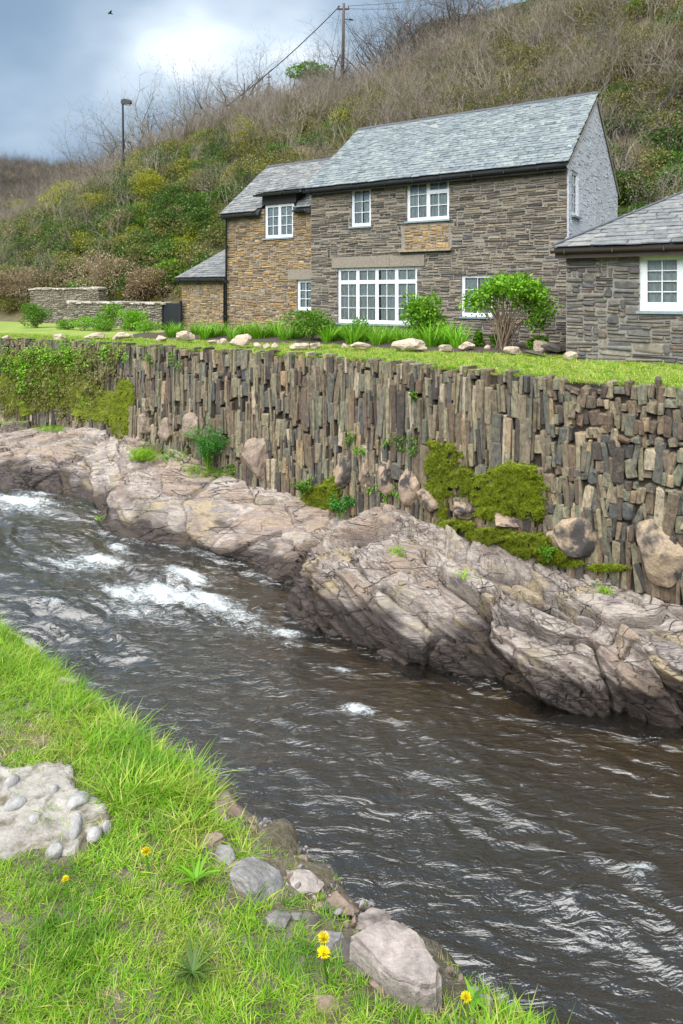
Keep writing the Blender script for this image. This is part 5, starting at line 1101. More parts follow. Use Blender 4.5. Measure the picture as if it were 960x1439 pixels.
for k in range(6): lob.append((rr.uniform(.5, 1.1), rr.normal(0, .2), rr.uniform(.5, .95), .14, .14, .13))
P, D = ellipsoid_pts(3800, lob, rr, 0.35); P = P + rr.normal(0, .05, P.shape); D = D * .7 + rr.normal(size=D.shape) * .5 + np.array([0, 0, .35]); link('foliage', leaf_mesh('foliage', P, D, 0.115 * rr.uniform(.5, 1.2, 3800), 0.075 * rr.uniform(.6, 1.2, 3800), M_LEAF_B, .2, rr), bg)
shrub('round_bush', 'dense dark green rounded bush at the far left end of the lawn', 51, 474, 17.3, 1.25, 0.98, 3000, 0.07, M_LEAF, 8, 8, seed=5, base=0.0)
shrub('round_bush', 'loose bright green bush in front of the low garden wall', 150, 470, 17.6, 1.15, 1.0, 2200, 0.08, M_LEAF_B, 7, 10, seed=6, base=0.05)
shrub('round_bush', 'pale green bush between the loose bush and the gate', 184, 472, 17.6, 1.1, 0.85, 1900, 0.08, M_LEAF_B, 7, 10, seed=7, base=0.05)
for k, (px, pyb, w, h) in enumerate([(95, 474, 1.2, .42), (118, 474, 1.2, .5), (150, 476, 1.2, .42), (205, 478, 1.0, .45), (700, 493, .5, .35), (755, 487, .6, .3), (505, 478, .9, .75), (672, 486, .3, .45)]):
    shrub('low_plant', ['low green mound at the left of the row before the garden wall', 'low green mound in the middle of the row before the garden wall', 'low bright mound at the foot of the loose bush', 'low green mound nearest the black gate', 'sparse leafy plant among the edging stones at the big shrub', 'low grassy plant right of the big shrub stems', 'leafy clump under the wide window', 'slim leafy plant left of the big shrub'][k], px, pyb, 16.6 if k > 3 else 16.9, w, h, 900, 0.07, M_LEAF_B if k % 2 else M_LEAF, 6, 5, seed=20 + k, base=0.0, cat='plant', group='low plants in the bed')
# strap-leaved clumps in front of the house
def strap_proto(seed, nb, L):
    r_ = np.random.default_rng(seed); a = r_.random(nb) * 6.283; s = np.sqrt(r_.random(nb)) * 0.14; P = np.stack([np.cos(a) * s, np.sin(a) * s, np.zeros(nb)], 1); b = a + r_.normal(0, .6, nb); ti = 0.55 * r_.random(nb)
    return blade_mesh('leaves', P, np.stack([np.cos(b) * ti, np.sin(b) * ti, np.ones(nb)], 1), L * r_.uniform(.55, 1.1, nb), .024, .5 * r_.uniform(.4, 1.4, nb), M_STRAP, 4, r_)
sps = [strap_proto(900 + k, 95, 0.66) for k in range(4)]
sp_px = [240, 248, 275, 287, 299, 311, 326, 340, 352, 364, 376, 388, 400, 412, 424, 460, 470, 482, 494, 506, 518, 530, 542, 554, 566, 578, 590, 604, 620, 632, 642]
for k, px in enumerate(sp_px):
    n_ = 16.0 + 0.5 * (k % 3) - (0.6 if px < 330 else 0); t, z = pn(px, 480, n_); o = link('strap_leaved_clump', sps[k % 4]); o.location = W(t, n_, 0.02); o.rotation_euler = (0, 0, random.random() * 6.28); s = random.uniform(.85, 1.15) * (1.12 if 600 < px else 0.9 if px < 330 else 1.0); o.scale = (s, s, s * random.uniform(.9, 1.1))
    tag(o, 'clump of bright green strap-shaped leaves in the bed along the cottage front', 'plant', 'strap-leaved clumps in the bed')

# ------------------------------------------------------------------ growth on the river wall
def wall_pt(px, py, out=0.12):
    n = 12.0
    for _ in range(12): t, z = pn(px, py, n); n = float(wall_n(t)) - out
    return W(t, n, z)
def wall_growth(name, blobs, nleaf, ll, mat, label, cat, down=0.6, wid=0.5, thick=0.10, group=None, seed=0, core=None):
    """blobs: (px, py, w px, h px) on the wall face"""
    rr = np.random.default_rng(seed + 1000); P = []; c0 = wall_pt(*blobs[0][:2]); L = []
    sub_ = []
    for (px, py, w, h) in blobs:
        sub_.append((px, py, w * .62, h * .62))
        for _ in range(max(3, int(w * h / 160))):
            a_ = rr.random() * 6.283; s_ = math.sqrt(rr.random()); z_ = rr.uniform(7, 20) * (1 if w > 30 else .6); sub_.append((px + math.cos(a_) * s_ * w * .47, py + math.sin(a_) * s_ * h * .47, z_, z_ * rr.uniform(.6, 1.3)))
    for (px, py, w, h) in sub_:
        p = wall_pt(px, py, 0.08); d = p.y; L.append((p, w / 960 * d * .5, h / 960 * d * .5))
    ar = np.array([a * b for _, a, b in L]); idx = rr.choice(len(L), nleaf, p=ar / ar.sum()); tv = np.array([CP, -SP, 0.0]); nv = np.array([SP, CP, 0.0])
    a = rr.random(nleaf) * 6.283; s = np.sqrt(rr.random(nleaf)) * (1 + .12 * rr.normal(size=nleaf)); C = np.array([l[0][:] for l in L])[idx]; WX = np.array([l[1] for l in L])[idx]; HX = np.array([l[2] for l in L])[idx]
    Q = C + tv * (np.cos(a) * s * WX)[:, None] + np.array([0, 0, 1.0]) * (np.sin(a) * s * HX)[:, None]
    lump = thick * np.clip(1 - s * s, 0.08, 1) * (0.7 + 0.8 * fbm(Q[:, 0] * 5 + Q[:, 1] * 3, Q[:, 2] * 5, seed=seed + 7, octs=3)) + 0.03
    Q = Q - nv * (lump * (0.75 + 0.25 * rr.random(nleaf)))[:, None]; D = -nv * 0.7 + rr.normal(size=(nleaf, 3)) * .5 + np.array([0, 0, -down])
    o = link(name, leaf_mesh(name, Q - np.array(c0), D, ll * rr.uniform(.5, 1.2, nleaf), ll * wid * rr.uniform(.7, 1.2, nleaf), mat, .15, rr)); o.location = c0; return tag(o, label, cat, group)
def moss(blobs, label, thick=0.08, seed=0, out=0.115, res=0.013, fuzz=5000):
    fuzz = int(fuzz * 2.6)
    """ragged carpet of moss lying on the wall face"""
    px0 = min(b[0] - b[2] * .75 for b in blobs); px1 = max(b[0] + b[2] * .75 for b in blobs); py0 = min(b[1] - b[3] * .75 for b in blobs); py1 = max(b[1] + b[3] * .75 for b in blobs); c0 = wall_pt((px0 + px1) / 2, (py0 + py1) / 2); k = 960 / c0.y
    nx, ny = int((px1 - px0) / k / res) + 2, int((py1 - py0) / k / res) + 2; PX, PY = np.meshgrid(np.linspace(px0, px1, nx), np.linspace(py0, py1, ny), indexing='ij')
    m_ = np.full(PX.shape, -9.0); wob = 0.38 * fbm(PX * .05, PY * .05, seed=seed + 900, octs=5) + 0.18 * fbm(PX * .4, PY * .4, seed=seed + 901, octs=2)
    for (bx, by, bw, bh) in blobs: m_ = np.maximum(m_, 1 - np.hypot((PX - bx) / (bw * .55), (PY - by) / (bh * .55)))
    m_ = m_ + wob * .8; hole = fbm(PX * .09 + 5, PY * .09, seed=seed + 902, octs=3) > .60; lump = np.sqrt(np.clip(m_, 0, .5) / .5) * (.55 + .45 * fbm(PX * .12, PY * .12, seed=seed + 903, octs=4)); e_ = np.clip(m_ / .28, 0, 1) ** .7; H = 0.015 + (out - 0.015 + thick * lump) * e_ + 0.016 * fbm(PX * .7, PY * .7, seed=seed + 904, octs=2)
    u = (PX - 480) / 960; n_ = np.full(PX.shape, 12.0)
    for _ in range(12): y = n_ / (u * SP + CP); t_ = y * (u * CP - SP); n_ = wall_n(t_) - H
    y = n_ / (u * SP + CP); P = np.stack([u * y, y, CAM_H - (PY - 415) / 960 * y], -1); P = P + (np.random.default_rng(seed).normal(size=P.shape) * .004)
    ok = ((m_ > 0) & ~hole).ravel(); F = grid_faces(nx, ny); F = F[ok[F].all(1)]; used = np.unique(F); remap = np.zeros(nx * ny, int); remap[used] = np.arange(len(used))
    g = link('moss_patch', mesh_np('moss_patch', P.reshape(-1, 3)[used] - np.array(c0), remap[F], M_MOSSBED, True)); g.location = c0; tag(g, label, 'moss', 'moss on the river wall')
    rr = np.random.default_rng(seed + 5); pick = rr.choice(used, fuzz); Q = P.reshape(-1, 3)[pick] - np.array(c0) + rr.normal(0, .008, (fuzz, 3)); link('fronds', leaf_mesh('fronds', Q, np.array([-SP, -CP, .5]) + rr.normal(size=Q.shape) * .6, .030 * rr.uniform(.4, 1.4, fuzz), .008, M_MOSS, .1, rr), g)
moss([(620, 650, 60, 66), (612, 690, 40, 50), (640, 676, 50, 54), (622, 722, 16, 40)], 'tall mossy green mat on the wall foot left of the wide mat', .10, 1, fuzz=6000)
moss([(715, 690, 104, 66), (680, 690, 56, 56), (745, 705, 50, 60), (720, 668, 80, 36), (690, 720, 70, 26)], 'widest mossy green mat on the lower wall, next to the large tan boulder', .13, 2, fuzz=9000)
moss([(640, 740, 60, 20), (690, 752, 84, 28), (740, 766, 80, 38), (775, 782, 50, 28)], 'bright strip of moss along the top of the rock under the wide mat', .16, 3, .18, fuzz=6000)
moss([(450, 702, 56, 44), (468, 690, 28, 44), (435, 712, 44, 24)], 'small moss patch left of the round tan boulder', .10, 4, .15, fuzz=4000)
moss([(168, 585, 36, 66), (176, 560, 28, 50)], 'narrow hanging mossy tuft left of the pinkish boulders', .07, 5, fuzz=3500)
moss([(850, 798, 70, 14), (805, 792, 44, 12)], 'thin moss line under the wall near its right end', .08, 6, .15, fuzz=1200)
moss([(30, 545, 80, 80), (90, 550, 100, 60), (130, 570, 70, 60), (60, 520, 120, 50)], 'moss trailing down the lower left end of the wall', .08, 9, fuzz=5000)
wall_growth('hanging_plants', [(20, 515, 70, 70), (70, 505, 70, 60), (120, 505, 70, 60), (160, 500, 60, 44), (40, 550, 90, 60), (100, 555, 80, 60), (140, 545, 50, 50), (10, 560, 40, 40), (60, 530, 140, 90), (120, 525, 110, 80)], 11000, 0.075, M_OLIVE, 'curtain of olive and green plants hanging over the left end of the wall', 'plants', .9, .35, .25, None, 7)
wall_growth('creeping_leaves', [(15, 505, 50, 50), (60, 495, 60, 34), (110, 500, 60, 40), (155, 495, 50, 30), (85, 540, 30, 40), (35, 545, 40, 40), (125, 560, 30, 30), (182, 500, 16, 24), (80, 500, 160, 40), (40, 520, 90, 60)], 3600, 0.065, M_LEAF_B, 'bright green creeping leaves over the top of the wall at its left end', 'plants', .4, .7, .32, None, 8)
for k, (px, py, w, h, lb) in enumerate([(246, 508, 22, 34, 'leafy tuft rooted in the wall top above the pinkish boulders'), (212, 500, 14, 22, 'small leafy tuft on the wall top left of the larger tuft'), (566, 624, 46, 34, 'green weed growing from the middle of the wall'), (497, 613, 24, 18, 'small pale weed in the wall left of the middle weed'), (585, 555, 20, 14, 'tiny leafy weed high in the wall'), (548, 690, 50, 24, 'weeds among the dark boulders at the wall foot'), (330, 660, 26, 22, 'weed at the wall foot beside the tall pinkish boulder'), (505, 632, 20, 14, 'tiny weed just above the round tan boulder')]):
    wall_growth('wall_weed', [(px, py, w, h)], 110 if k not in (2, 5) else 220, 0.075, M_LEAF, lb, 'weed', .1, .4, .12, 'weeds rooted in the river wall', 20 + k)
# ferny hemlock and grasses at the wall foot
def ferny(px, py, w, h, label, mat=M_FERN, nf=26, seed=0, off=0.35):
    p = wall_pt(px, py, off); d = p.y; R = w / 960 * d * .5; H = h / 960 * d; rr = np.random.default_rng(seed + 50); g = empty('feathery_plant', p, 0, label, 'plant', 'leafy plants at the wall foot'); mb = MB(); P = []; D = []
    for k in range(nf):
        a = rr.random() * 6.283; e = Vector((math.cos(a) * R * rr.uniform(.3, 1), math.sin(a) * R * .7 * rr.uniform(.3, 1), H * rr.uniform(.45, 1.0))); s = Vector((0, 0, -0.1)); m_ = Vector((e.x * .4, e.y * .4, e.z * .75)); mb.tube([s, m_, e], [.012, .008, .004], 4, cap=False)
        for q in range(70):
            f = rr.uniform(.25, 1.05); b = (s.lerp(m_, f * 2) if f < .5 else m_.lerp(e, f * 2 - 1)); P.append(np.array(b) + rr.normal(0, .05 * H * 1.6, 3) * [1, 1, .5]); D.append(rr.normal(size=3) * [1, 1, .4] + [e.x, e.y, .1])
    mb.build('stems', M_LEAF, g); P = np.array(P); n = len(P); link('foliage', leaf_mesh('foliage', P, np.array(D), .062 * rr.uniform(.5, 1.2, n), .028 * rr.uniform(.7, 1.2, n), mat, .2, rr), g)
ferny(292, 655, 74, 66, 'large feathery dark green plant at the wall foot by the pinkish boulders', seed=1); ferny(478, 722, 44, 26, 'bluish green leafy plant below the round tan boulder', nf=12, seed=2); ferny(425, 692, 34, 20, 'small leafy plant at the wall foot left of the moss', M_LEAF, 8, 3); ferny(770, 782, 30, 14, 'small leafy plant on the moss strip by the large tan boulder', M_LEAF, 7, 4)
r2 = np.random.default_rng(99)
def foot_grass(cells, n, label, nm='foot_grass', L=0.2):
    P = []; 
    for k in range(n):
        px, py, w, h = cells[r2.integers(len(cells))]; q = ledge_at(px + r2.uniform(-.5, .5) * w, py + r2.uniform(-.5, .5) * h); P.append(q[:])
    P = np.array(P); a = r2.random(n) * 6.283; rep = 5; P = np.repeat(P, rep, 0) + r2.normal(0, .05, (n * rep, 3)) * [1, 1, .3]; a = r2.random(n * rep) * 6.283
    o = link(nm, blade_mesh(nm, P, np.stack([np.cos(a) * .7, np.sin(a) * .7, np.ones(n * rep)], 1), L * r2.uniform(.4, 1.1, n * rep), .012, .8, M_GRASS, 3, r2)); tag(o, label, 'grass', kind='stuff')
foot_grass([(230, 635, 70, 24), (300, 662, 80, 14), (200, 640, 30, 14)], 420, 'rough grass at the wall foot round the feathery plant')
foot_grass([(20, 590, 60, 20), (70, 600, 40, 12)], 200, 'rough grass at the foot of the wall by the left edge')
foot_grass([(558, 775, 16, 10), (652, 808, 10, 8), (140, 728, 14, 10), (850, 830, 12, 8)], 50, 'little tufts of grass in cracks of the rock ledge', L=.13)

# ------------------------------------------------------------------ hillside scrub
def leafy_proto(seed, w, h, nl, ll, mat, lobes=6, wid=.6):
    rr = np.random.default_rng(seed); L = []
    for k in range(lobes): a = rr.random() * 6.283; q = rr.uniform(0, .6); s = rr.uniform(.25, .42); L.append((math.cos(a) * q * w * .5, math.sin(a) * q * w * .5, rr.uniform(.25, .7) * h, w * s, w * s, h * s))
    P, D = ellipsoid_pts(nl, L, rr, .55); return leaf_mesh('bush', P, D + rr.normal(size=D.shape) * .6, ll * rr.uniform(.6, 1.3, nl), ll * wid * rr.uniform(.6, 1.2, nl), mat, .2, rr)
HP = [twig_mesh('twig', M_TWIG, 1, 8, 2.0, 0.9, 2, .034, 5, wob=.26, up=.45), twig_mesh('twig', M_TWIG, 2, 6, 2.6, 0.7, 2, .038, 5, wob=.26, up=.5), twig_mesh('twig', M_TWIG_P, 3, 7, 2.2, 0.8, 2, .034, 5, wob=.24, up=.5), twig_mesh('twig', M_TWIG_P, 4, 6, 2.6, 0.7, 2, .037, 5, wob=.24, up=.5), twig_mesh('twig', M_TWIG_D, 5, 7, 1.8, 1.0, 2, .04, 5, wob=.3, up=.3),
      leafy_proto(11, 2.0, 1.4, 900, .13, M_OLIVE), leafy_proto(12, 1.8, 1.2, 800, .13, M_OLIVE), leafy_proto(13, 2.0, 1.2, 900, .13, M_IVY), leafy_proto(14, 2.2, 1.0, 900, .14, M_IVY), leafy_proto(15, 1.8, 1.1, 800, .12, M_BROWN, wid=.35), leafy_proto(16, 1.7, 1.3, 900, .10, M_GORSE, wid=.4), leafy_proto(17, 1.8, .7, 700, .13, M_LEAF)]
r3 = np.random.default_rng(8); n = 7600; T = r3.uniform(-85, 14, n); X_ = r3.random(n); NF = np.interp(T, [-40, -25, -18, 20], [21.0, 22.5, 26.0, 26.0]); NC = np.interp(T, CT, CN); Nn = NF + 0.4 + X_ * (NC + 4 - NF)
Z = hill(T, Nn); X = T * CP + Nn * SP; Y = -T * SP + Nn * CP; px = 480 + 960 * X / np.maximum(Y, 1); py = 415 + 960 * (CAM_H - Z) / np.maximum(Y, 1)
keep = (px > -80) & (px < 1040) & (py > -160) & (Y > 5)
keep &= ~((T > -24) & (T < -3) & (Nn < 26.6)) & ~((T < -18) & (T > -27) & (Nn < 21.5))
bx = np.interp(px, [585, 620, 660, 700, 740, 790], [62, 52, 46, 38, 26, 10]); keep &= ~((px > 575) & (px < 800) & (py > bx - 26) & (py < bx + 14))
T, Nn, Z, X, Y, px, py = [q[keep] for q in (T, Nn, Z, X, Y, px, py)]; n = len(T)
zone = fbm(T * .11, Nn * .13, seed=90, octs=3); z2 = fbm(T * .35, Nn * .35, seed=91, octs=2); u = r3.random(n); hh = np.clip((Nn - NF[keep]) / (NC[keep] - NF[keep]), 0, 1.2)
low = hh < .30; left = px < 330
idx = np.zeros(n, int)
for i in range(n):
    a = u[i]
    if left[i] and hh[i] < .62: ch = [7, 8, 5, 6, 11, 0, 10] ; pr_ = [.22, .16, .2, .14, .12, .08, .08]
    elif low[i]: ch = [8, 7, 5, 0, 4, 11, 9]; pr_ = [.26, .16, .15, .2, .09, .08, .06]
    elif zone[i] > .12: ch = [2, 3, 0, 9, 5, 8]; pr_ = [.12, .08, .16, .06, .44, .14]
    elif zone[i] < -.16: ch = [5, 6, 0, 1, 11, 10, 8]; pr_ = [.30, .24, .08, .06, .16, .06, .10]
    else: ch = [0, 1, 5, 6, 9, 3, 4]; pr_ = [.11, .08, .32, .24, .10, .06, .09]
    idx[i] = ch[int(np.searchsorted(np.cumsum(pr_), a * sum(pr_) * .9999))]
sc = r3.uniform(.6, 1.15, n) * np.where(idx < 5, 1.08, .98); sc = sc * np.where(hh < 0.05, .75, 1)
scatter('hillside_scrub', np.stack([X, Y, Z - .05], 1), np.stack([r3.normal(0, .12, n), r3.normal(0, .12, n), r3.random(n) * 6.28], 1), sc, idx, HP, 'tangled bare and leafy scrub covering the steep hillside behind the cottage', 'scrub')
# scrub on the far hill
n = 7000; X = r3.uniform(-150, -20, n); Y = r3.uniform(150, 260, n); Z = FAR_R(X, Y); k_ = (480 + 960 * X / Y > -60) & (480 + 960 * X / Y < 330); X, Y, Z = X[k_], Y[k_], Z[k_]; n = len(X)
FP = [twig_mesh('twig', M_TWIG_D, 6, 5, 3.6, .6, 2, .07, 7, wob=.22, up=.6), twig_mesh('twig', M_TWIG, 7, 5, 3.2, .6, 2, .07, 7, wob=.22, up=.6), leafy_proto(18, 3.2, 2.4, 500, .35, M_OLIVE), leafy_proto(19, 3.2, 2.4, 500, .35, M_BROWN)]
scatter('far_wood', np.stack([X, Y, Z - .1], 1), np.stack([r3.normal(0, .1, n), r3.normal(0, .1, n), r3.random(n) * 6.28], 1), r3.uniform(.7, 1.3, n), r3.choice(4, n, p=[.4, .3, .12, .18]), FP, 'brown leafless wood covering the far hill', 'wood')

# individual trees and bushes on the hill
def bare_tree_protos():
    out = []
    for s in range(5):
        st = 3 + s % 3; h = 2.6 + .3 * s
        trunk = twig_mesh('trunk', [M_TWIG, M_TWIG_D][s % 2], 200 + s, st, h, .8, 0, .11, 0, 5, wob=.26, up=.3)
        crown = twig_mesh('crown', [M_TWIG, M_TWIG_D][s % 2], 200 + s, st, h, .8, 3, .11, 5, 3, wob=.26, up=.3, start=.25, ratio=.62); out.append((trunk, crown))
    return out
BTP = bare_tree_protos()
SKY = [(188, 214), (205, 208), (222, 202), (240, 196), (258, 190), (276, 182), (292, 175), (306, 168), (322, 160), (340, 152), (354, 146), (394, 132), (470, 112), (505, 98), (524, 70), (540, 56), (556, 48), (572, 42), (590, 34), (608, 28), (628, 20), (648, 14), (668, 8), (690, 4), (150, 238), (163, 230), (128, 246), (176, 226)]
SKY += [(566, 44), (534, 62), (550, 50), (580, 36), (618, 22), (640, 16)]; SKY.sort()
for k, (px, py) in enumerate(SKY):
    # stand the tree on the crest behind this sight line
    best = None
    for d in np.arange(40, 84, .5):
        p = pd(px, py, d); t, n_ = tn(p.x, p.y); nc = float(np.interp(t, CT, CN))
        if n_ > nc - 1.0: best = (t, n_ + random.uniform(-1.5, 1.5)); break
    if best is None: continue
    t, n_ = best; g = empty('bare_tree', W(t, n_, float(hill(t, n_)) - .1), random.random() * 6.28, 'bare branching tree on the skyline, %s from the left' % ORD[k], 'tree', 'bare trees along the skyline'); tr, cr = BTP[k % 5 if px < 500 else (1, 3)[k % 2]]; s = random.uniform(.8, 1.2) * (1.7 if px > 560 else 1.3 if px > 520 else 1.45); g.scale = (s, s, s)
    link('trunk', tr, g); link('crown', cr, g)
# bare trees standing on the slope (right of the cottage, and between lamp and roof)
SL_T = [(880, 250, 'bare tree on the slope just right of the white gable'), (925, 200, 'bare tree on the slope above the low building roof'), (905, 120, 'bare tree high on the slope near the right edge'), (945, 90, 'bare tree on the slope cut by the right edge of the picture'), (850, 70, 'bare tree on the slope above the gable peak'), (250, 240, 'bare tree on the slope left of the cottage wing, lower of two'), (300, 225, 'bare tree on the slope left of the cottage wing, upper of two'), (560, 150, 'bare tree on the slope above the left end of the main ridge'), (690, 120, 'bare tree on the slope above the middle of the main roof'), (760, 90, 'bare tree on the slope above the right half of the roof')]
for k, (px, py, lb) in enumerate(SL_T):
    p, t, n_ = hit_hill(px, py); g = empty('bare_tree', p, random.random() * 6.28, lb, 'tree', 'bare trees on the slope'); tr, cr = BTP[(k + 2) % 5]; s = random.uniform(.5, .75); g.scale = (s, s, s); link('trunk', tr, g); link('crown', cr, g)
GB = [(88, 300, 4.2, 2.6, M_GORSE, 'large yellow-green gorse bush at the far left of the slope'), (30, 300, 3.4, 2.2, M_GORSE, 'yellowish gorse bush by the left edge of the slope'), (208, 285, 3.0, 2.0, M_GORSE, 'yellow-green gorse bush below the street lamp'), (135, 310, 3.2, 1.9, M_GORSE, 'gorse bush between the large gorse and the lamp'), (348, 226, 2.4, 3.0, M_GORSE, 'tall yellow-flecked bush rising above the wing roof'), (325, 262, 1.6, 1.3, M_GORSE, 'yellow-green bush just left of the wing roof'), (30, 370, 2.4, 1.5, M_IVY, 'dark ivy-clad bush low at the left edge'), (240, 335, 2.4, 1.6, M_IVY, 'dark evergreen bush left of the wing'), (280, 330, 2.0, 1.5, M_IVY, 'dark evergreen bush against the end of the wing'), (170, 330, 2.4, 1.4, M_OLIVE, 'olive bush in the middle of the left slope'),
      (100, 345, 2.6, 1.5, M_IVY, 'dark green bush above the low garden walls'), (158, 420, 5.0, 2.3, M_BROWN, 'brown bramble mound behind the low garden wall'), (212, 425, 3.0, 1.7, M_BROWN, 'brown bramble mound nearest the gate'), (70, 415, 4.5, 1.5, M_BROWN, 'low brown bramble behind the taller garden wall'), (5, 425, 4.2, 1.9, M_BROWN, 'brown bramble at the left edge of the lawn'), (245, 395, 1.3, .9, M_LEAF_B, 'bright green bush behind the lean-to roof'), (225, 398, 1.2, .8, M_LEAF_B, 'bright green bush behind the brambles and gate'), (885, 285, 1.6, 1.0, M_IVY, 'ivy mound on the slope behind the low building roof'), (660, 85, 2.0, 1.2, M_GORSE, 'green-gold bush on the upper slope under the hedge bank'), (590, 90, 2.6, 1.3, M_GORSE, 'green-gold bush on the upper slope near the skyline')]
for k, (px, py, w, h, m, lb) in enumerate(GB):
    p, t, n_ = hit_hill(px, py, 22)
    shrub('hill_bush', lb, 0, 0, 0, w, h, 1700 if w < 2.9 else 4200, .13 if m is not M_BROWN else .15, m, 9, 8, .02, 300 + k, 'bushes on the hillside', base=.0, wid=.4 if m in (M_BROWN, M_GORSE) else .6, cat='bush', loc=p)
# evergreen on the skyline
ev = pd(436, 120, 64); t, n_ = tn(ev.x, ev.y); zz = float(hill(t, n_)); g = empty('evergreen_tree', (ev.x, ev.y, zz), 0, 'small bright evergreen tree on the skyline left of the utility pole', 'tree'); top = pd(436, 88, 64).z - zz
MB().tube([(0, 0, -.3), (.1, 0, top * .5), (0, 0, top * .8)], [.14, .1, .05], 6).build('trunk', M_TWIG_D, g); rr = np.random.default_rng(5)
P, D = ellipsoid_pts(1800, [(-1.2, 0, top - .9, 1.1, .9, .55), (0, 0, top - .6, 1.2, 1, .55), (1.2, .1, top - .8, 1.1, .9, .5), (.3, 0, top - 1.3, 1.6, 1, .5)], rr, .5); link('crown', leaf_mesh('crown', P, D + rr.normal(size=D.shape) * .5, .24, .15, M_LEAF, .2, rr), g)
# ivy-grown hedge bank across the top of the slope
hb = [hit_hill(a, b, 30, 80) for a, b in [(585, 62), (620, 52), (660, 46), (700, 38), (740, 26), (790, 10)]]; rr = np.random.default_rng(6); P = []; mb = MB()
for (p0, _, _), (p1, _, _) in zip(hb, hb[1:]):
    for q in range(1100): f = rr.random(); b = p0.lerp(p1, f); P.append((b.x + rr.normal(0, .25), b.y + rr.normal(0, .25), b.z + rr.uniform(-.2, 2.1)))
    d = (p1 - p0); d.z = 0; s = Vector((-d.y, d.x, 0)).normalized() * .3; mb.add([p0 - s, p1 - s, p1 + s, p0 + s] + [q + Vector((0, 0, 1.9)) for q in (p0 - s, p1 - s, p1 + s, p0 + s)] + [], [(4, 5, 6, 7), (0, 1, 5, 4), (2, 3, 7, 6), (1, 2, 6, 5), (3, 0, 4, 7)])
hbk = mb.build('hedge_bank', M_HILL); tag(hbk, 'ivy-grown stone bank running across the top of the slope', 'wall'); P = np.array(P); link('ivy', leaf_mesh('ivy', P, rr.normal(size=P.shape) + [0, -.4, .2], .26, .18, M_IVY, .2, rr), hbk)

# ------------------------------------------------------------------ pole, cables, lamp, gable peak, bird
PD = 60.0; pb = pd(481, 118, PD); pole = empty('utility_pole', pb, 0, 'tall wooden utility pole with crossarm on the skyline', 'pole'); pt = pd(483, 5, PD).z - pb.z
MB().tube([(0, 0, -1.5), (.08, 0, pt * .5), (.14, 0, pt)], [.16, .14, .11], 8).build('post', M_POLE, pole, True)
boxes(pole, 'crossarm', M_POLE, [(-.42, .62, -.06, .06, pt - .55, pt - .42)])
for xx in (-.35, .12, .55): MB().tube([(xx, 0, pt - .42), (xx, 0, pt - .2)], .05, 6).build('insulator', M_METAL, pole)
boxes(pole, 'bracket_arm', M_METAL, [(.2, .72, -.03, .03, pt - 1.42, pt - 1.36)]); MB().tube([(.62, 0, pt - 1.39), (.98, 0, pt - 1.45)], [.09, .05], 6).build('bracket_lamp', M_METAL, pole)
def cable(a, b, sag, r, label):
    a, b = Vector(a), Vector(b); pts = [a.lerp(b, k / 14) - Vector((0, 0, sag * 4 * (k / 14) * (1 - k / 14))) for k in range(15)]; o = MB().tube([p - a for p in pts], r, 5).build('overhead_cable', M_WIRE, None, True); o.location = a; tag(o, label, 'cable', 'overhead cables')
ptop = pb + Vector((.1, 0, pt - .2))
cable(ptop + Vector((-.3, 0, 0)), pd(318, 150, 58), .35, .045, 'thick cable sloping down left from the pole to the trees'); cable(ptop + Vector((.5, 0, 0)), pd(575, 2, 70), .05, .018, 'upper thin wire running right from the pole top'); cable(ptop + Vector((.5, 0, -.25)), pd(560, 12, 62), .05, .018, 'lower thin wire running right from the crossarm')
cable(ptop + Vector((.1, 0, -1.3)), pd(520, 88, 61), 0, .02, 'stay wire slanting down right of the pole'); cable(ptop + Vector((-.3, 0, -.3)), pd(458, 110, 60), .1, .014, 'thin wire dropping left of the pole')
sg = hit_hill(572, 62, 40, 84)[0]; sgn = empty('road_sign', sg, 0, 'small white triangular road sign with red border on the skyline', 'sign'); kk = sg.y / 960; sz = CAM_H + (415 - 34) * kk - sg.z
MB().tube([(0, 0, -.5), (0, 0, sz + .3)], .04, 6).build('post', M_METAL, sgn); MB().prism([(-.42, sz - .3), (.42, sz - .3), (0, sz + .45)], (-.05, -.03), 'y').build('border', plain_mat('sign_red', (0.55, 0.03, 0.03), .5), sgn); MB().prism([(-.27, sz - .21), (.27, sz - .21), (0, sz + .27)], (-.062, -.051), 'y').build('plate', M_WHITE, sgn)
LD = 52.0; lb_ = pd(173.5, 266, LD); lamp = empty('street_lamp', lb_, 0, 'dark street lamp standing on the skyline at the left', 'street lamp'); lt = pd(171, 146, LD).z - lb_.z
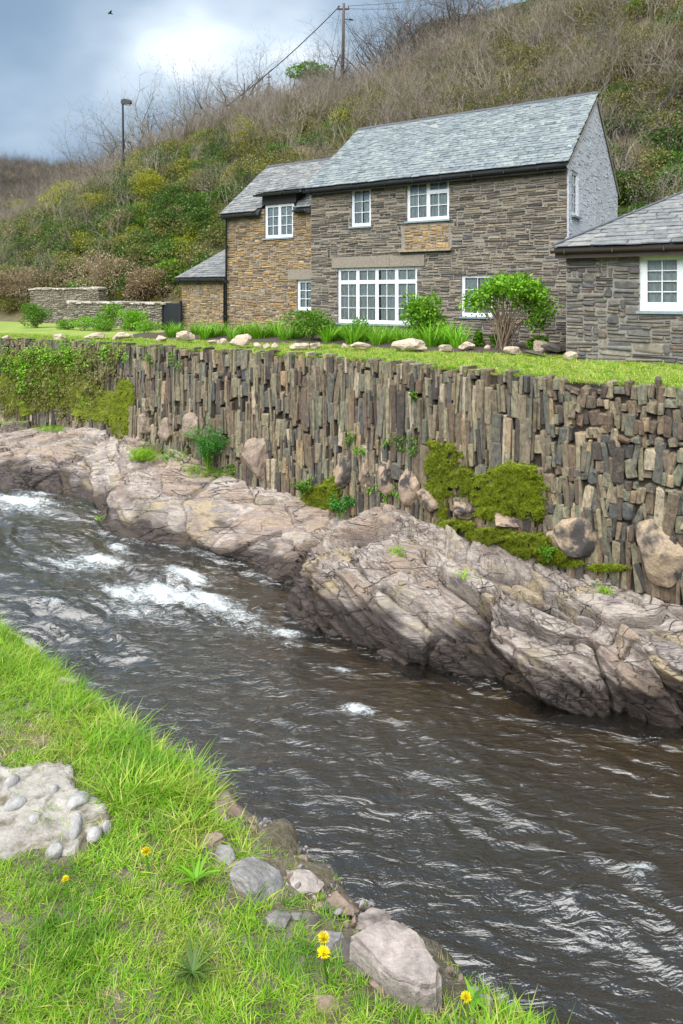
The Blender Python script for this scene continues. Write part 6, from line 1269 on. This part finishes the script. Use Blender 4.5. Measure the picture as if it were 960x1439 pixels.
MB().tube([(0, 0, -1.5), (0, 0, 1.2), (-.05, 0, lt - .1), (-.04, 0, lt)], [.12, .10, .075, .07], 8).build('post', M_METAL, lamp, True); boxes(lamp, 'control_box', M_METAL, [(-.2, .22, -.13, .13, 0.35, 1.1)])
hd = MB(); hd.prism([(-.15, lt + .02), (-.12, lt + .30), (.12, lt + .36), (.58, lt + .26), (.62, lt + .08), (.5, lt - .02), (.1, lt - .05)], (-.16, .16), 'y'); hd.build('lamp_head', M_METAL, lamp); boxes(lamp, 'lens', M_LENS, [(.14, .50, -.12, .12, lt - .09, lt - .045)])
SD_ = 66.0; sb = pd(378, 142, SD_); hs = empty('distant_roof', sb, 0, 'steep dark roof peak with a finial among the skyline trees', 'roof'); k_ = SD_ / 960
mb = MB(); hw, hh_ = 17 * k_, 28 * k_; mb.add([(-hw, -hw * .8, -1.5), (hw, -hw * .8, -1.5), (hw, hw * .8, -1.5), (-hw, hw * .8, -1.5), (0, 0, hh_)], [(0, 1, 4), (1, 2, 4), (2, 3, 4), (3, 0, 4), (3, 2, 1, 0)]); mb.build('spire', M_RIDGE, hs); MB().tube([(0, 0, hh_ - .1), (0, 0, hh_ + .75)], .05, 6).build('finial', M_METAL, hs); boxes(hs, 'finial_cross', M_METAL, [(-.25, .25, -.04, .04, hh_ + .35, hh_ + .43)])
bp = pd(155, 19, 60); bird = link('bird', None) if False else None
mb = MB(); mb.tube([(-.22, 0, 0), (-.1, 0, .03), (.1, 0, .02), (.26, 0, 0)], [.02, .07, .06, .015], 6); bd = mb.mesh('body', M_METAL, True); g = empty('bird', bp, .6, 'tiny dark bird flying high in the sky at the left', 'bird'); link('body', bd, g)
for s in (-1, 1): MB().add([(.06, 0, .03), (.08, s * .3, .16), (.0, s * .55, .08), (-.08, s * .28, .12), (-.1, 0, .03), (.06, 0, .045), (.08, s * .3, .175), (.0, s * .55, .09), (-.08, s * .28, .135), (-.1, 0, .045)], [(0, 1, 3, 4), (1, 2, 3), (5, 9, 8, 6), (6, 8, 7), (0, 5, 6, 1), (1, 6, 7, 2), (2, 7, 8, 3), (3, 8, 9, 4)]).build('wing', M_METAL, g)
